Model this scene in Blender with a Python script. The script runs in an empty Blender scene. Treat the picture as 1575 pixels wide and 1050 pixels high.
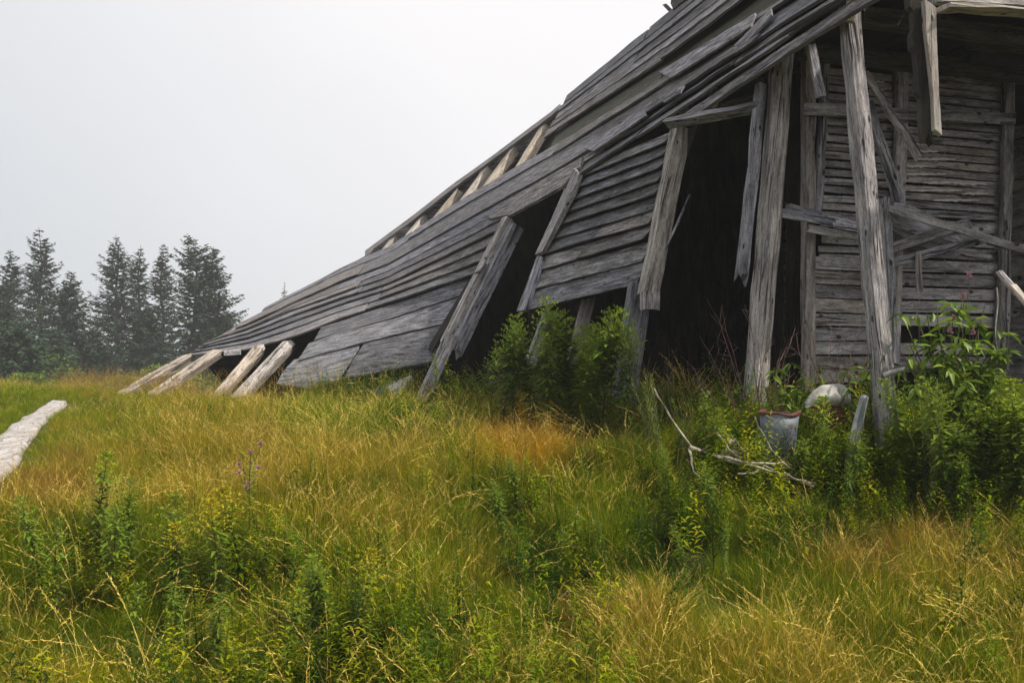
import bpy, math, random
import numpy as np
from mathutils import Vector, Matrix, noise as mnoise

random.seed(7); rng = np.random.default_rng(7)
SC = bpy.context.scene
COL = SC.collection
EYE = 1.6          # eye height above world zero
F = 1500.0         # focal length in photo pixels (1575 wide)

# ------------------------------------------------------------------ camera
cam_d = bpy.data.cameras.new('camera'); cam = bpy.data.objects.new('camera', cam_d); COL.objects.link(cam)
cam_d.sensor_width = 36.0; cam_d.lens = F / 1575 * 36.0; cam_d.shift_y = 60 / 1575
cam_d.clip_start = 0.05; cam_d.clip_end = 3000
cam.location = (0, 0, EYE); cam.rotation_euler = (math.radians(90), 0, 0)
SC.camera = cam

# ------------------------------------------------------------------ light: bright fog + soft sun from the right
SUN_AZ = math.radians(114)    # clockwise from +Y (view direction)
SUN_EL = math.radians(50)
W = bpy.data.worlds.new('World'); SC.world = W; W.use_nodes = True
nt = W.node_tree; nt.nodes.clear()
out = nt.nodes.new('ShaderNodeOutputWorld'); bg = nt.nodes.new('ShaderNodeBackground')
sky = nt.nodes.new('ShaderNodeTexSky'); sky.sky_type = 'NISHITA'; sky.sun_disc = False
sky.sun_elevation = SUN_EL; sky.sun_rotation = SUN_AZ; sky.dust_density = 6; sky.air_density = 1.0; sky.ozone_density = 1
# fog deck: pale, a little bluer and darker towards the left / horizon side away from the sun
tc = nt.nodes.new('ShaderNodeTexCoord'); dot = nt.nodes.new('ShaderNodeVectorMath'); dot.operation = 'DOT_PRODUCT'
nt.links.new(tc.outputs['Generated'], dot.inputs[0])
dot.inputs[1].default_value = (0.62, 0.25, 0.74)
ramp = nt.nodes.new('ShaderNodeValToRGB')
ramp.color_ramp.elements[0].position = 0.0; ramp.color_ramp.elements[0].color = (6.6, 6.9, 7.2, 1)
ramp.color_ramp.elements[1].position = 0.42; ramp.color_ramp.elements[1].color = (9.4, 9.2, 9.25, 1)
nt.links.new(dot.outputs['Value'], ramp.inputs[0])
mix = nt.nodes.new('ShaderNodeMix'); mix.data_type = 'RGBA'; mix.inputs[0].default_value = 0.94
nt.links.new(sky.outputs[0], mix.inputs[6]); nt.links.new(ramp.outputs[0], mix.inputs[7])
cn = nt.nodes.new('ShaderNodeTexNoise'); cn.inputs['Scale'].default_value = 1.6; cn.inputs['Detail'].default_value = 5; cn.inputs['Roughness'].default_value = 0.5
nt.links.new(tc.outputs['Generated'], cn.inputs['Vector'])
cr_ = nt.nodes.new('ShaderNodeValToRGB'); cr_.color_ramp.elements[0].position = .3; cr_.color_ramp.elements[0].color = (.93, .94, .955, 1); cr_.color_ramp.elements[1].position = .68; cr_.color_ramp.elements[1].color = (1.03, 1.03, 1.03, 1)
nt.links.new(cn.outputs[0], cr_.inputs[0]); cm_ = nt.nodes.new('ShaderNodeMix'); cm_.data_type = 'RGBA'; cm_.blend_type = 'MULTIPLY'; cm_.inputs[0].default_value = 1
nt.links.new(mix.outputs[2], cm_.inputs[6]); nt.links.new(cr_.outputs[0], cm_.inputs[7]); nt.links.new(cm_.outputs[2], bg.inputs[0]); bg.inputs[1].default_value = 0.109
nt.links.new(bg.outputs[0], out.inputs[0])
sd = bpy.data.lights.new('sun', 'SUN'); sun = bpy.data.objects.new('sun', sd); COL.objects.link(sun)
sd.energy = 4.6; sd.angle = math.radians(1.5); sd.color = (1.0, 0.93, 0.80)
sdir = Vector((math.sin(SUN_AZ) * math.cos(SUN_EL), math.cos(SUN_AZ) * math.cos(SUN_EL), math.sin(SUN_EL)))
sun.rotation_euler = sdir.to_track_quat('Z', 'Y').to_euler()
SC.view_settings.view_transform = 'Standard'; SC.view_settings.look = 'None'
SC.view_settings.exposure = 0.0; SC.view_settings.gamma = 1.0; SC.view_settings.use_curve_mapping = False
SC.render.engine = 'CYCLES'
SC.cycles.max_bounces = 4; SC.cycles.diffuse_bounces = 2; SC.cycles.glossy_bounces = 2; SC.cycles.transmission_bounces = 3
SC.cycles.transparent_max_bounces = 8; SC.cycles.volume_bounces = 0
SC.cycles.use_denoising = True
SC.cycles.use_adaptive_sampling = True; SC.cycles.adaptive_threshold = 0.018
try:
    SC.cycles.denoiser = 'OPENIMAGEDENOISE'
except Exception: pass

# ------------------------------------------------------------------ frame of reference of the barn (17 deg left of view)
TH = math.radians(17.0)
dv = Vector((-math.sin(TH), math.cos(TH), 0)); nv = Vector((math.cos(TH), math.sin(TH), 0))
def P(px, py, Y):
    return Vector(((px - 787.5) / F * Y, Y, EYE + (585 - py) / F * Y))
def SAZ(s, a, z):          # barn coordinates: along, across, height above the eye
    v = dv * s + nv * a; v.z = EYE + z; return v
def to_img(v):
    return (787.5 + F * v.x / v.y, 585 - F * (v.z - EYE) / v.y, v.y)
def Yon(px, s):            # depth of a pixel column on the cross wall at s
    u = (px - 787.5) / F
    return s / (math.cos(TH) - math.sin(TH) * u)
def PS(px, py, s): return P(px, py, Yon(px, s))

class TPS:
    def __init__(self, pts):
        p = np.array([(a / 300, b / 300, 1.0 / c) for a, b, c in pts]); n = len(p)
        self.x = p[:, :2]; d = np.linalg.norm(self.x[:, None] - self.x[None], axis=2)
        K = np.where(d > 0, d * d * np.log(d + 1e-12), 0) + np.eye(n) * 0.02
        Q = np.hstack([np.ones((n, 1)), self.x]); A = np.zeros((n + 3, n + 3))
        A[:n, :n] = K; A[:n, n:] = Q; A[n:, :n] = Q.T
        self.w = np.linalg.solve(A, np.concatenate([p[:, 2], np.zeros(3)])); self.n = n
    def __call__(self, px, py):
        q = np.array((px / 300, py / 300)); d = np.linalg.norm(self.x - q, axis=1)
        k = np.where(d > 0, d * d * np.log(d + 1e-12), 0)
        v = k @ self.w[:self.n] + self.w[self.n] + q @ self.w[self.n + 1:]
        return 1.0 / max(v, 1 / 60)
    def pt(self, px, py): return P(px, py, self(px, py))
    def normal(self, px, py):
        a = self.pt(px, py); b = self.pt(px + 4, py) - a; c = self.pt(px, py + 4) - a
        n = b.cross(c).normalized(); v = Vector((0, 0, EYE)) - a
        return n if n.dot(v) > 0 else -n

eave = [(5.2, 4.2, 2.66), (7, 4.2, 2.58), (9, 4.2, 2.5), (11, 4.15, 2.45), (13.2, 3.95, 2.3)]
ridge = [(5.2, 6.2, 5.2), (9, 6.2, 5.15), (13, 6.2, 5.1), (17, 6.1, 5.0)]
E3 = [to_img(SAZ(*p)) for p in eave]; R3 = [to_img(SAZ(*p)) for p in ridge]
SR = TPS(E3 + R3 + [(740, 258, 20.3), (640, 328, 22), (565, 385, 23), (440, 453, 23.0), (380, 488, 22), (300, 532, 20.5),
                    (290, 545, 19.8), (450, 500, 17.8), (600, 440, 16.9), (380, 533, 18.8), (700, 434, 14.4), (600, 468, 16.0)])
SW = TPS(E3 + [(975, 500, 9.3), (980, 440, 9.35), (830, 475, 11.05), (700, 520, 13.0), (650, 600, 12.9), (480, 595, 14.6),
               (450, 525, 16.4), (433, 575, 15.3), (600, 468, 15.9), (450, 500, 17.7), (560, 560, 14.0), (1140, 590, 8.0), (700, 434, 14.3)])

# ------------------------------------------------------------------ terrain
_GY = np.array([0, 2, 4, 5, 6, 7, 8, 10, 14, 18, 22, 30, 60, 120, 420]); _GZ = np.array([-1.72, -1.66, -1.36, -1.14, -0.90, -0.68, -0.54, -0.43, -0.36, -0.31, -0.36, -0.7, -1.6, -2.2, -2.6])
def vnoise(x, y, s, seed=0):
    return mnoise.noise(Vector((x / s + seed * 17.3, y / s - seed * 9.1, seed * 3.7)))
def G(x, y):
    z = float(np.interp(y, _GY, _GZ))
    k = min(1, max(0, (y - 3) / 4))
    z += 0.10 * vnoise(x, y, 2.3, 1) * (1 if y < 40 else 0.3) + 0.03 * vnoise(x, y, 0.7, 2)
    if y < 14: z += 0.035 * max(-3, min(3, x - 0.5)) * k * (1 - max(0, (y - 8) / 6) if y > 8 else 1)
    if x < -4: z += 0.10 * min(1, (-4 - x) / 4) * math.exp(-((y - 18) / 7) ** 2)
    return EYE + z
def ground_at(px, py, y0=2.5, y1=70):
    prev = None; Y = y0
    while Y < y1:
        v = P(px, py, Y)
        if v.z <= G(v.x, v.y): return Vector((v.x, v.y, G(v.x, v.y)))
        Y *= 1.01
    v = P(px, py, y1); v.z = G(v.x, v.y); return v

# ------------------------------------------------------------------ object helpers
def tag(o, label, cat, group=None):
    o['label'] = label; o['category'] = cat
    if group: o['group'] = group
    return o
def thing(name, label, cat, loc=(0, 0, 0), rz=0, group=None):
    o = bpy.data.objects.new(name, None); COL.objects.link(o); o.empty_display_size = 0.2
    o.location = loc; o.rotation_euler = (0, 0, rz); return tag(o, label, cat, group)
def mesh_obj(name, verts, faces, mat, parent=None, uvs=None, smooth=False, link=True, attrs=None):
    me = bpy.data.meshes.new(name)
    me.from_pydata([tuple(v) for v in verts], [], faces); me.update()
    if uvs is not None:
        uvl = me.uv_layers.new(name='UVMap')
        li = np.zeros(len(me.loops), dtype=np.int32); me.loops.foreach_get('vertex_index', li)
        if callable(uvs): arr = uvs(me)
        else: arr = np.asarray(uvs, dtype=np.float32)[li]
        uvl.data.foreach_set('uv', np.ascontiguousarray(arr, dtype=np.float32).ravel())
    if attrs:
        for k, v in attrs.items():
            at = me.attributes.new(k, 'FLOAT', 'POINT'); at.data.foreach_set('value', np.asarray(v, dtype=np.float32))
    if mat is not None:
        for m in (mat if isinstance(mat, (list, tuple)) else [mat]): me.materials.append(m)
    if smooth: me.polygons.foreach_set('use_smooth', [True] * len(me.polygons))
    o = bpy.data.objects.new(name, me)
    if link: COL.objects.link(o)
    if parent is not None: o.parent = parent
    return o
def copy_tree(o, parent=None):
    c = o.copy(); COL.objects.link(c)
    if parent is not None: c.parent = parent
    for ch in o.children:
        copy_tree(ch, c)
    return c

# ------------------------------------------------------------------ materials
class NB:
    def __init__(self, name):
        self.m = bpy.data.materials.new(name); self.m.use_nodes = True
        self.t = self.m.node_tree; self.t.nodes.clear()
        self.out = self.n('ShaderNodeOutputMaterial'); self.b = self.n('ShaderNodeBsdfPrincipled')
        self.l(self.b.outputs[0], self.out.inputs[0])
    def n(self, t, **k):
        x = self.t.nodes.new(t)
        for a, b in k.items(): setattr(x, a, b)
        return x
    def l(self, a, b): self.t.links.new(a, b)
    def math(self, op, a, b=None, c=None):
        x = self.n('ShaderNodeMath', operation=op)
        for i, v in enumerate((a, b, c)):
            if v is None: continue
            if isinstance(v, (int, float)): x.inputs[i].default_value = v
            else: self.l(v, x.inputs[i])
        return x.outputs[0]
    def noise(self, vec, scale=1, detail=4, rough=0.6, dist=0):
        x = self.n('ShaderNodeTexNoise'); x.inputs['Scale'].default_value = scale; x.inputs['Detail'].default_value = detail
        x.inputs['Roughness'].default_value = rough; x.inputs['Distortion'].default_value = dist
        if vec is not None: self.l(vec, x.inputs['Vector'])
        return x.outputs[0]
    def ramp(self, fac, stops):
        x = self.n('ShaderNodeValToRGB'); cr = x.color_ramp
        while len(cr.elements) < len(stops): cr.elements.new(0.5)
        for e, (p, c) in zip(cr.elements, stops):
            e.position = p; e.color = (*c, 1) if len(c) == 3 else c
        self.l(fac, x.inputs[0]); return x.outputs[0]
    def mix(self, f, a, b, mode='MIX'):
        x = self.n('ShaderNodeMix', data_type='RGBA', blend_type=mode)
        for i, v in ((0, f), (6, a), (7, b)):
            if isinstance(v, (int, float)): x.inputs[i].default_value = v
            elif isinstance(v, tuple): x.inputs[i].default_value = (*v, 1)
            else: self.l(v, x.inputs[i])
        return x.outputs[2]
    def comb(self, x, y, z=0):
        c = self.n('ShaderNodeCombineXYZ')
        for i, v in enumerate((x, y, z)):
            if isinstance(v, (int, float)): c.inputs[i].default_value = v
            else: self.l(v, c.inputs[i])
        return c.outputs[0]

def wood(name, dark, mid, light, stain=(0.09, 0.085, 0.045), stain_amt=0.35, crack=0.8, rough=0.85, lichen=0.0, var=0.7):
    b = NB(name)
    uv = b.n('ShaderNodeUVMap'); sep = b.n('ShaderNodeSeparateXYZ'); b.l(uv.outputs[0], sep.inputs[0])
    oi = b.n('ShaderNodeObjectInfo'); r = oi.outputs['Random']
    u, v = sep.outputs[0], sep.outputs[1]
    ru = b.math('MULTIPLY', r, 83.0); rv = b.math('MULTIPLY', r, 41.0)
    def vec(su, sv): return b.comb(b.math('MULTIPLY_ADD', u, su, ru), b.math('MULTIPLY_ADD', v, sv, rv))
    wav = b.noise(vec(0.9, 3), 1, 3, 0.5)
    vw = b.math('MULTIPLY_ADD', wav, 0.09, v)
    gvec = b.comb(b.math('MULTIPLY_ADD', u, 2.6, ru), b.math('MULTIPLY_ADD', vw, 24, rv))
    fvec = b.comb(b.math('MULTIPLY_ADD', u, 14, ru), b.math('MULTIPLY_ADD', vw, 120, rv))
    g = b.noise(gvec, 1, 7, 0.65); fg = b.noise(fvec, 1, 4, 0.7)
    h = b.math('MULTIPLY_ADD', fg, 0.45, b.math('MULTIPLY', g, 0.62))
    c = b.ramp(h, [(0.38, dark), (0.52, mid), (0.66, light)])
    # blotches: rain stains, moss and bleached areas
    bl = b.noise(vec(1.4, 4.5), 1, 4, 0.6)
    c = b.mix(b.math('MULTIPLY', b.ramp(bl, [(0.48, (0, 0, 0)), (0.66, (1, 1, 1))]), stain_amt), c, stain)
    bl2 = b.noise(vec(2.1, 9.0), 1.3, 5, 0.7)
    c = b.mix(b.math('MULTIPLY', b.ramp(bl2, [(0.50, (0, 0, 0)), (0.72, (1, 1, 1))]), 0.5), c, tuple(min(1, x * 1.25) for x in light))
    if lichen:
        lc = b.noise(vec(16, 16), 1, 3, 0.75)
        c = b.mix(b.math('MULTIPLY', b.ramp(lc, [(0.60, (0, 0, 0)), (0.66, (1, 1, 1))]), lichen), c, (0.20, 0.21, 0.16))
    pit = b.noise(vec(26, 60), 1, 3, 0.8)
    c = b.mix(b.math('MULTIPLY', b.ramp(pit, [(0.57, (0, 0, 0)), (0.66, (1, 1, 1))]), 0.6), c, tuple(x * .55 for x in dark))
    # cracks along the grain
    cr = b.noise(b.comb(b.math('MULTIPLY_ADD', u, 0.8, rv), b.math('MULTIPLY_ADD', vw, 22, ru)), 1, 2, 0.4)
    cd = b.math('ABSOLUTE', b.math('SUBTRACT', cr, 0.5))
    cm = b.ramp(cd, [(0.0, (1, 1, 1)), (0.04, (0, 0, 0))])
    cb = b.noise(vec(1.1, 6), 1.7, 2, 0.5)
    cmask = b.math('MULTIPLY', b.math('MULTIPLY', cm, b.ramp(cb, [(0.48, (0, 0, 0)), (0.56, (1, 1, 1))])), crack)
    c = b.mix(cmask, c, (0.012, 0.011, 0.012))
    # nail holes and knots
    vo = b.n('ShaderNodeTexVoronoi'); vo.inputs['Scale'].default_value = 1
    b.l(b.comb(b.math('MULTIPLY_ADD', u, 5.0, ru), b.math('MULTIPLY_ADD', v, 13, rv)), vo.inputs['Vector'])
    hole = b.ramp(vo.outputs['Distance'], [(0.11, (1, 1, 1)), (0.16, (0, 0, 0))])
    c = b.mix(b.math('MULTIPLY', hole, 0.85), c, (0.014, 0.012, 0.012))
    k = b.math('MULTIPLY_ADD', r, var, 1 - var / 2)
    hsv = b.n('ShaderNodeHueSaturation'); b.l(c, hsv.inputs['Color']); b.l(k, hsv.inputs['Value'])
    r2 = b.math('FRACT', b.math('MULTIPLY', r, 17.31)); tint = b.ramp(r2, [(0.0, (1.05, 0.99, 0.92)), (0.4, (1, 0.99, 1)), (1.0, (0.96, 0.98, 1.05))])
    b.l(b.mix(1.0, hsv.outputs[0], tint, 'MULTIPLY'), b.b.inputs['Base Color'])
    b.b.inputs['Roughness'].default_value = rough; b.b.inputs['Specular IOR Level'].default_value = 0.22
    bp = b.n('ShaderNodeBump'); bp.inputs['Strength'].default_value = 0.9; bp.inputs['Distance'].default_value = 0.02
    b.l(b.math('SUBTRACT', h, b.math('MULTIPLY', b.math('ADD', cmask, hole), 0.5)), bp.inputs['Height'])
    b.l(bp.outputs[0], b.b.inputs['Normal'])
    return b.m
M = {}
M['roof'] = wood('weathered_roof_wood', (0.018, 0.017, 0.02), (0.112, 0.108, 0.12), (0.37, 0.36, 0.375), lichen=0.25)
M['side'] = wood('weathered_siding_wood', (0.022, 0.021, 0.024), (0.135, 0.131, 0.14), (0.37, 0.358, 0.365), lichen=0.2)
M['moss'] = wood('mossy_wood', (0.025, 0.025, 0.019), (0.065, 0.063, 0.045), (0.13, 0.125, 0.09), stain=(0.06, 0.065, 0.02), stain_amt=0.6, lichen=0.3)
M['beam'] = wood('silvered_beam_wood', (0.045, 0.04, 0.04), (0.27, 0.25, 0.235), (0.60, 0.56, 0.51), stain=(0.16, 0.13, 0.10), stain_amt=0.3, crack=1.0)
M['grey_beam'] = wood('grey_post_wood', (0.03, 0.03, 0.038), (0.23, 0.225, 0.25), (0.52, 0.51, 0.53), stain=(0.12, 0.10, 0.08), stain_amt=0.35, crack=1.0)
M['pale'] = wood('pale_rafter_wood', (0.20, 0.165, 0.13), (0.46, 0.41, 0.35), (0.68, 0.63, 0.56), stain=(0.32, 0.25, 0.18), stain_amt=0.4, crack=0.6, var=0.25)
M['tan'] = wood('tan_grey_rafter_wood', (0.10, 0.085, 0.075), (0.36, 0.32, 0.285), (0.64, 0.59, 0.54), stain=(0.20, 0.15, 0.10), stain_amt=0.5, crack=1.0, var=0.3)
M['slat'] = wood('brown_grey_slat_wood', (0.065, 0.06, 0.06), (0.29, 0.275, 0.27), (0.56, 0.53, 0.515), stain=(0.15, 0.11, 0.08), stain_amt=0.4, var=0.6)
M['char'] = wood('rotten_black_wood', (0.008, 0.008, 0.009), (0.016, 0.015, 0.015), (0.05, 0.042, 0.036), stain_amt=0.2)
M['dark'] = wood('interior_shade_wood', (0.006, 0.0055, 0.006), (0.014, 0.012, 0.011), (0.028, 0.024, 0.021), stain_amt=0.2, var=0.3)  # near black: the shade inside the barn is put into this colour

def leaf_mat(name, c0, c1, trans=0.35, rough=0.6, inst=False, attr='bv', spec=0.25):
    b = NB(name)
    if attr:
        a = b.n('ShaderNodeAttribute', attribute_name=attr); fac = a.outputs['Fac']
        c = b.mix(fac, c0, c1)
    else:
        oi = b.n('ShaderNodeObjectInfo'); c = b.mix(oi.outputs['Random'], c0, c1)
    if inst:
        t = b.n('ShaderNodeAttribute', attribute_name='tcol', attribute_type='INSTANCER')
        c = b.mix(1.0, c, t.outputs['Color'], 'MULTIPLY')
    else:
        oi2 = b.n('ShaderNodeObjectInfo'); hs = b.n('ShaderNodeHueSaturation'); b.l(c, hs.inputs['Color'])
        b.l(b.math('MULTIPLY_ADD', oi2.outputs['Random'], 0.4, 0.8), hs.inputs['Value']); c = hs.outputs[0]
    b.l(c, b.b.inputs['Base Color']); b.b.inputs['Roughness'].default_value = rough; b.b.inputs['Specular IOR Level'].default_value = spec
    tr = b.n('ShaderNodeBsdfTranslucent'); b.l(c, tr.inputs[0])
    ms = b.n('ShaderNodeMixShader'); ms.inputs[0].default_value = trans
    b.l(b.b.outputs[0], ms.inputs[1]); b.l(tr.outputs[0], ms.inputs[2]); b.l(ms.outputs[0], b.out.inputs[0])
    return b.m
M['grass'] = leaf_mat('grass_blades', (0.32, 0.44, 0.5), (1.75, 1.5, 1.2), 0.42, 0.6, inst=True, spec=.1)
M['seed'] = leaf_mat('dry_seed_heads', (0.55, 0.5, 0.45), (1.5, 1.45, 1.35), 0.3, 0.7, inst=True, spec=.1)
M['rod'] = leaf_mat('goldenrod_leaves', (0.05, 0.095, 0.010), (0.22, 0.32, 0.020), 0.3)
M['rodtop'] = leaf_mat('goldenrod_plume', (0.34, 0.34, 0.02), (0.75, 0.60, 0.03), 0.35)
M['rodlime'] = leaf_mat('lime_plume', (0.16, 0.24, 0.015), (0.42, 0.46, 0.03), 0.35)
M['rodgreen'] = leaf_mat('green_plume', (0.10, 0.17, 0.015), (0.28, 0.36, 0.03), 0.35)
M['broad'] = leaf_mat('broad_leaves', (0.07, 0.14, 0.015), (0.25, 0.36, 0.03), 0.4, 0.45, attr=None, spec=0.45)
M['vine'] = leaf_mat('vine_leaves', (0.035, 0.08, 0.015), (0.11, 0.18, 0.03), 0.35)
M['lime'] = leaf_mat('pale_spikes', (0.14, 0.20, 0.03), (0.30, 0.36, 0.06), 0.35)
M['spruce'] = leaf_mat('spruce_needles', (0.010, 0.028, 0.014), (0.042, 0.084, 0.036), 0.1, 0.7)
M['pink'] = leaf_mat('thistle_pink', (0.35, 0.12, 0.22), (0.5, 0.3, 0.33), 0.2)
M['fluff'] = leaf_mat('thistle_fluff', (0.35, 0.25, 0.2), (0.55, 0.42, 0.35), 0.2)
M['yellow'] = leaf_mat('yellow_petals', (0.65, 0.5, 0.02), (0.8, 0.68, 0.04), 0.3)
M['cream'] = leaf_mat('cream_umbels', (0.45, 0.46, 0.25), (0.7, 0.68, 0.45), 0.3)
def plain(name, c0, c1, scale=8, rough=0.8, metal=0.0, bump=0.3, dist=0.01, detail=6):
    b = NB(name); t = b.n('ShaderNodeTexCoord'); n = b.noise(t.outputs['Object'], scale, detail, 0.65)
    b.l(b.ramp(n, [(0.32, c0), (0.68, c1)]), b.b.inputs['Base Color'])
    b.b.inputs['Roughness'].default_value = rough; b.b.inputs['Metallic'].default_value = metal
    bp = b.n('ShaderNodeBump'); bp.inputs['Strength'].default_value = bump; bp.inputs['Distance'].default_value = dist
    b.l(n, bp.inputs['Height']); b.l(bp.outputs[0], b.b.inputs['Normal']); return b.m
M['bark'] = plain('spruce_bark', (0.03, 0.026, 0.022), (0.09, 0.08, 0.07), 12)
M['stem'] = plain('green_brown_stem', (0.05, 0.06, 0.02), (0.12, 0.10, 0.05), 20)
M['redstem'] = plain('reddish_twigs', (0.07, 0.03, 0.03), (0.20, 0.12, 0.11), 20)
M['branch'] = plain('bleached_branch', (0.10, 0.08, 0.055), (0.52, 0.46, 0.34), 22, bump=1.0)
def ground_mat():
    b = NB('meadow_soil'); t = b.n('ShaderNodeTexCoord')
    n = b.noise(t.outputs['Object'], 1.3, 8, 0.7); n2 = b.noise(t.outputs['Object'], 40, 4, 0.7)
    c = b.ramp(n, [(0.35, (0.018, 0.022, 0.006)), (0.55, (0.035, 0.035, 0.010)), (0.7, (0.055, 0.045, 0.018))])
    c = b.mix(0.5, c, b.ramp(n2, [(0.3, (0.01, 0.01, 0.005)), (0.7, (0.06, 0.045, 0.02))]))
    b.l(c, b.b.inputs['Base Color']); b.b.inputs['Roughness'].default_value = 0.95
    bp = b.n('ShaderNodeBump'); bp.inputs['Distance'].default_value = 0.03; b.l(n2, bp.inputs['Height']); b.l(bp.outputs[0], b.b.inputs['Normal'])
    return b.m
M['ground'] = ground_mat()
def path_mat():
    b = NB('pale_packed_stone'); t = b.n('ShaderNodeTexCoord')
    mp = b.n('ShaderNodeMapping'); mp.inputs['Rotation'].default_value = (0, 0, math.radians(-24)); mp.inputs['Scale'].default_value = (4.5, 1.6, 1)
    b.l(t.outputs['Object'], mp.inputs[0])
    n = b.noise(mp.outputs[0], 2.6, 8, 0.7, 0.6); n2 = b.noise(t.outputs['Object'], 30, 4, 0.7)
    c = b.ramp(n, [(0.30, (0.14, 0.115, 0.10)), (0.46, (0.36, 0.32, 0.30)), (0.66, (0.54, 0.50, 0.49))])
    vo = b.n('ShaderNodeTexVoronoi', feature='DISTANCE_TO_EDGE'); vo.inputs['Scale'].default_value = 2.6; b.l(mp.outputs[0], vo.inputs['Vector'])
    cr = b.ramp(b.math('ADD', vo.outputs['Distance'], b.math('MULTIPLY', n2, .06)), [(0.02, (1, 1, 1)), (0.06, (0, 0, 0))])
    c = b.mix(b.math('MULTIPLY', cr, 0.75), c, (0.12, 0.10, 0.08))
    c = b.mix(0.25, c, b.ramp(n2, [(0.3, (0.3, 0.27, 0.25)), (0.7, (0.8, 0.76, 0.75))]))
    b.l(c, b.b.inputs['Base Color']); b.b.inputs['Roughness'].default_value = 0.9
    bp = b.n('ShaderNodeBump'); bp.inputs['Distance'].default_value = 0.02; b.l(b.math('SUBTRACT', n, cr), bp.inputs['Height']); b.l(bp.outputs[0], b.b.inputs['Normal'])
    return b.m
M['path'] = path_mat()

# ------------------------------------------------------------------ ground, path, haze
def axis(lims, step, far):
    a = list(np.arange(lims[0], lims[1] + 1e-6, step)); s = step
    lo, hi = a[0], a[-1]; left, right = [], []
    while lo > -far: s *= 1.25; lo -= s; left.append(max(lo, -far))
    s = step
    while hi < far: s *= 1.25; hi += s; right.append(min(hi, far))
    return left[::-1] + a + right
gx = axis((-14, 14), 0.35, 400); gy = axis((0, 30), 0.35, 400)
gv = [(x, y, G(x, y)) for y in gy for x in gx]; nx = len(gx)
gf = [(j * nx + i, j * nx + i + 1, (j + 1) * nx + i + 1, (j + 1) * nx + i) for j in range(len(gy) - 1) for i in range(nx - 1)]
ground = mesh_obj('ground', gv, gf, M['ground'], smooth=True); ground['kind'] = 'structure'

pl = [ground_at(*q) for q in ((-160, 800), (-60, 722), (-20, 690), (10, 664), (35, 645), (62, 630), (80, 620))]
pr = [ground_at(*q) for q in ((-60, 860), (-8, 762), (22, 722), (45, 694), (64, 665), (85, 641), (106, 624))]
pv, pf = [], []; NA, NC = 60, 9
def lerp_poly(L, t):
    k = t * (len(L) - 1); i = min(int(k), len(L) - 2); return L[i].lerp(L[i + 1], k - i)
for i in range(NA):
    a = lerp_poly(pl, i / (NA - 1)); c = lerp_poly(pr, i / (NA - 1))
    for j in range(NC):
        p = a.lerp(c, j / (NC - 1)); e = min(j, NC - 1 - j)
        p.x += 0.05 * vnoise(p.y, p.y, 0.9, 5)
        p.z = G(p.x, p.y) + (-.02 if e == 0 else 0.045) + 0.012 * vnoise(p.x, p.y, 0.3, 6) * (e > 0); pv.append(p)
        if i and j: q = i * NC + j; pf.append((q - NC - 1, q - NC, q, q - 1))
path = mesh_obj('path', pv, pf, M['path'], smooth=True); path['kind'] = 'structure'
PATH_C = [(a + c) / 2 for a, c in zip(pl, pr)]; PATH_R = pr
_pll = sorted([(800, -160), (722, -60), (690, -20), (664, 10), (645, 35), (630, 62), (620, 80)]); _prr = sorted([(860, -60), (762, -8), (722, 22), (694, 45), (665, 64), (641, 85), (624, 106)])
def dist_path(x, y):
    """signed distance in metres to the edge of the path (negative on it)"""
    z = G(x, y); py = 585 - F * (z - EYE) / y
    if py > 810: return 9
    px = 787.5 + F * x / y
    l = np.interp(py, [a for a, b in _pll], [b for a, b in _pll]); r = np.interp(py, [a for a, b in _prr], [b for a, b in _prr])
    return max(l - px, px - r) / F * y + max(0, 618 - py) * .05

hz = NB('fog_air'); hz.t.nodes.remove(hz.b)
pvn = hz.n('ShaderNodeVolumePrincipled'); pvn.inputs['Density'].default_value = 0.0014; pvn.inputs['Color'].default_value = (0.97, 0.98, 1.0, 1)
hz.l(pvn.outputs[0], hz.out.inputs['Volume'])
x0, x1, y0_, y1_, z0, z1 = -402, 402, -402, 402, -3.4, 14.5
hv = [(x, y, z) for z in (z0, z1) for y in (y0_, y1_) for x in (x0, x1)]
haze = mesh_obj('haze', hv, [(0, 2, 3, 1), (4, 5, 7, 6), (0, 1, 5, 4), (2, 6, 7, 3), (0, 4, 6, 2), (1, 3, 7, 5)], hz.m); haze['kind'] = 'stuff'

# ------------------------------------------------------------------ barn
barn = thing('collapsed_barn', 'long weathered grey barn leaning and sagging down into the meadow grass', 'barn', (0, 0, 0))

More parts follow.
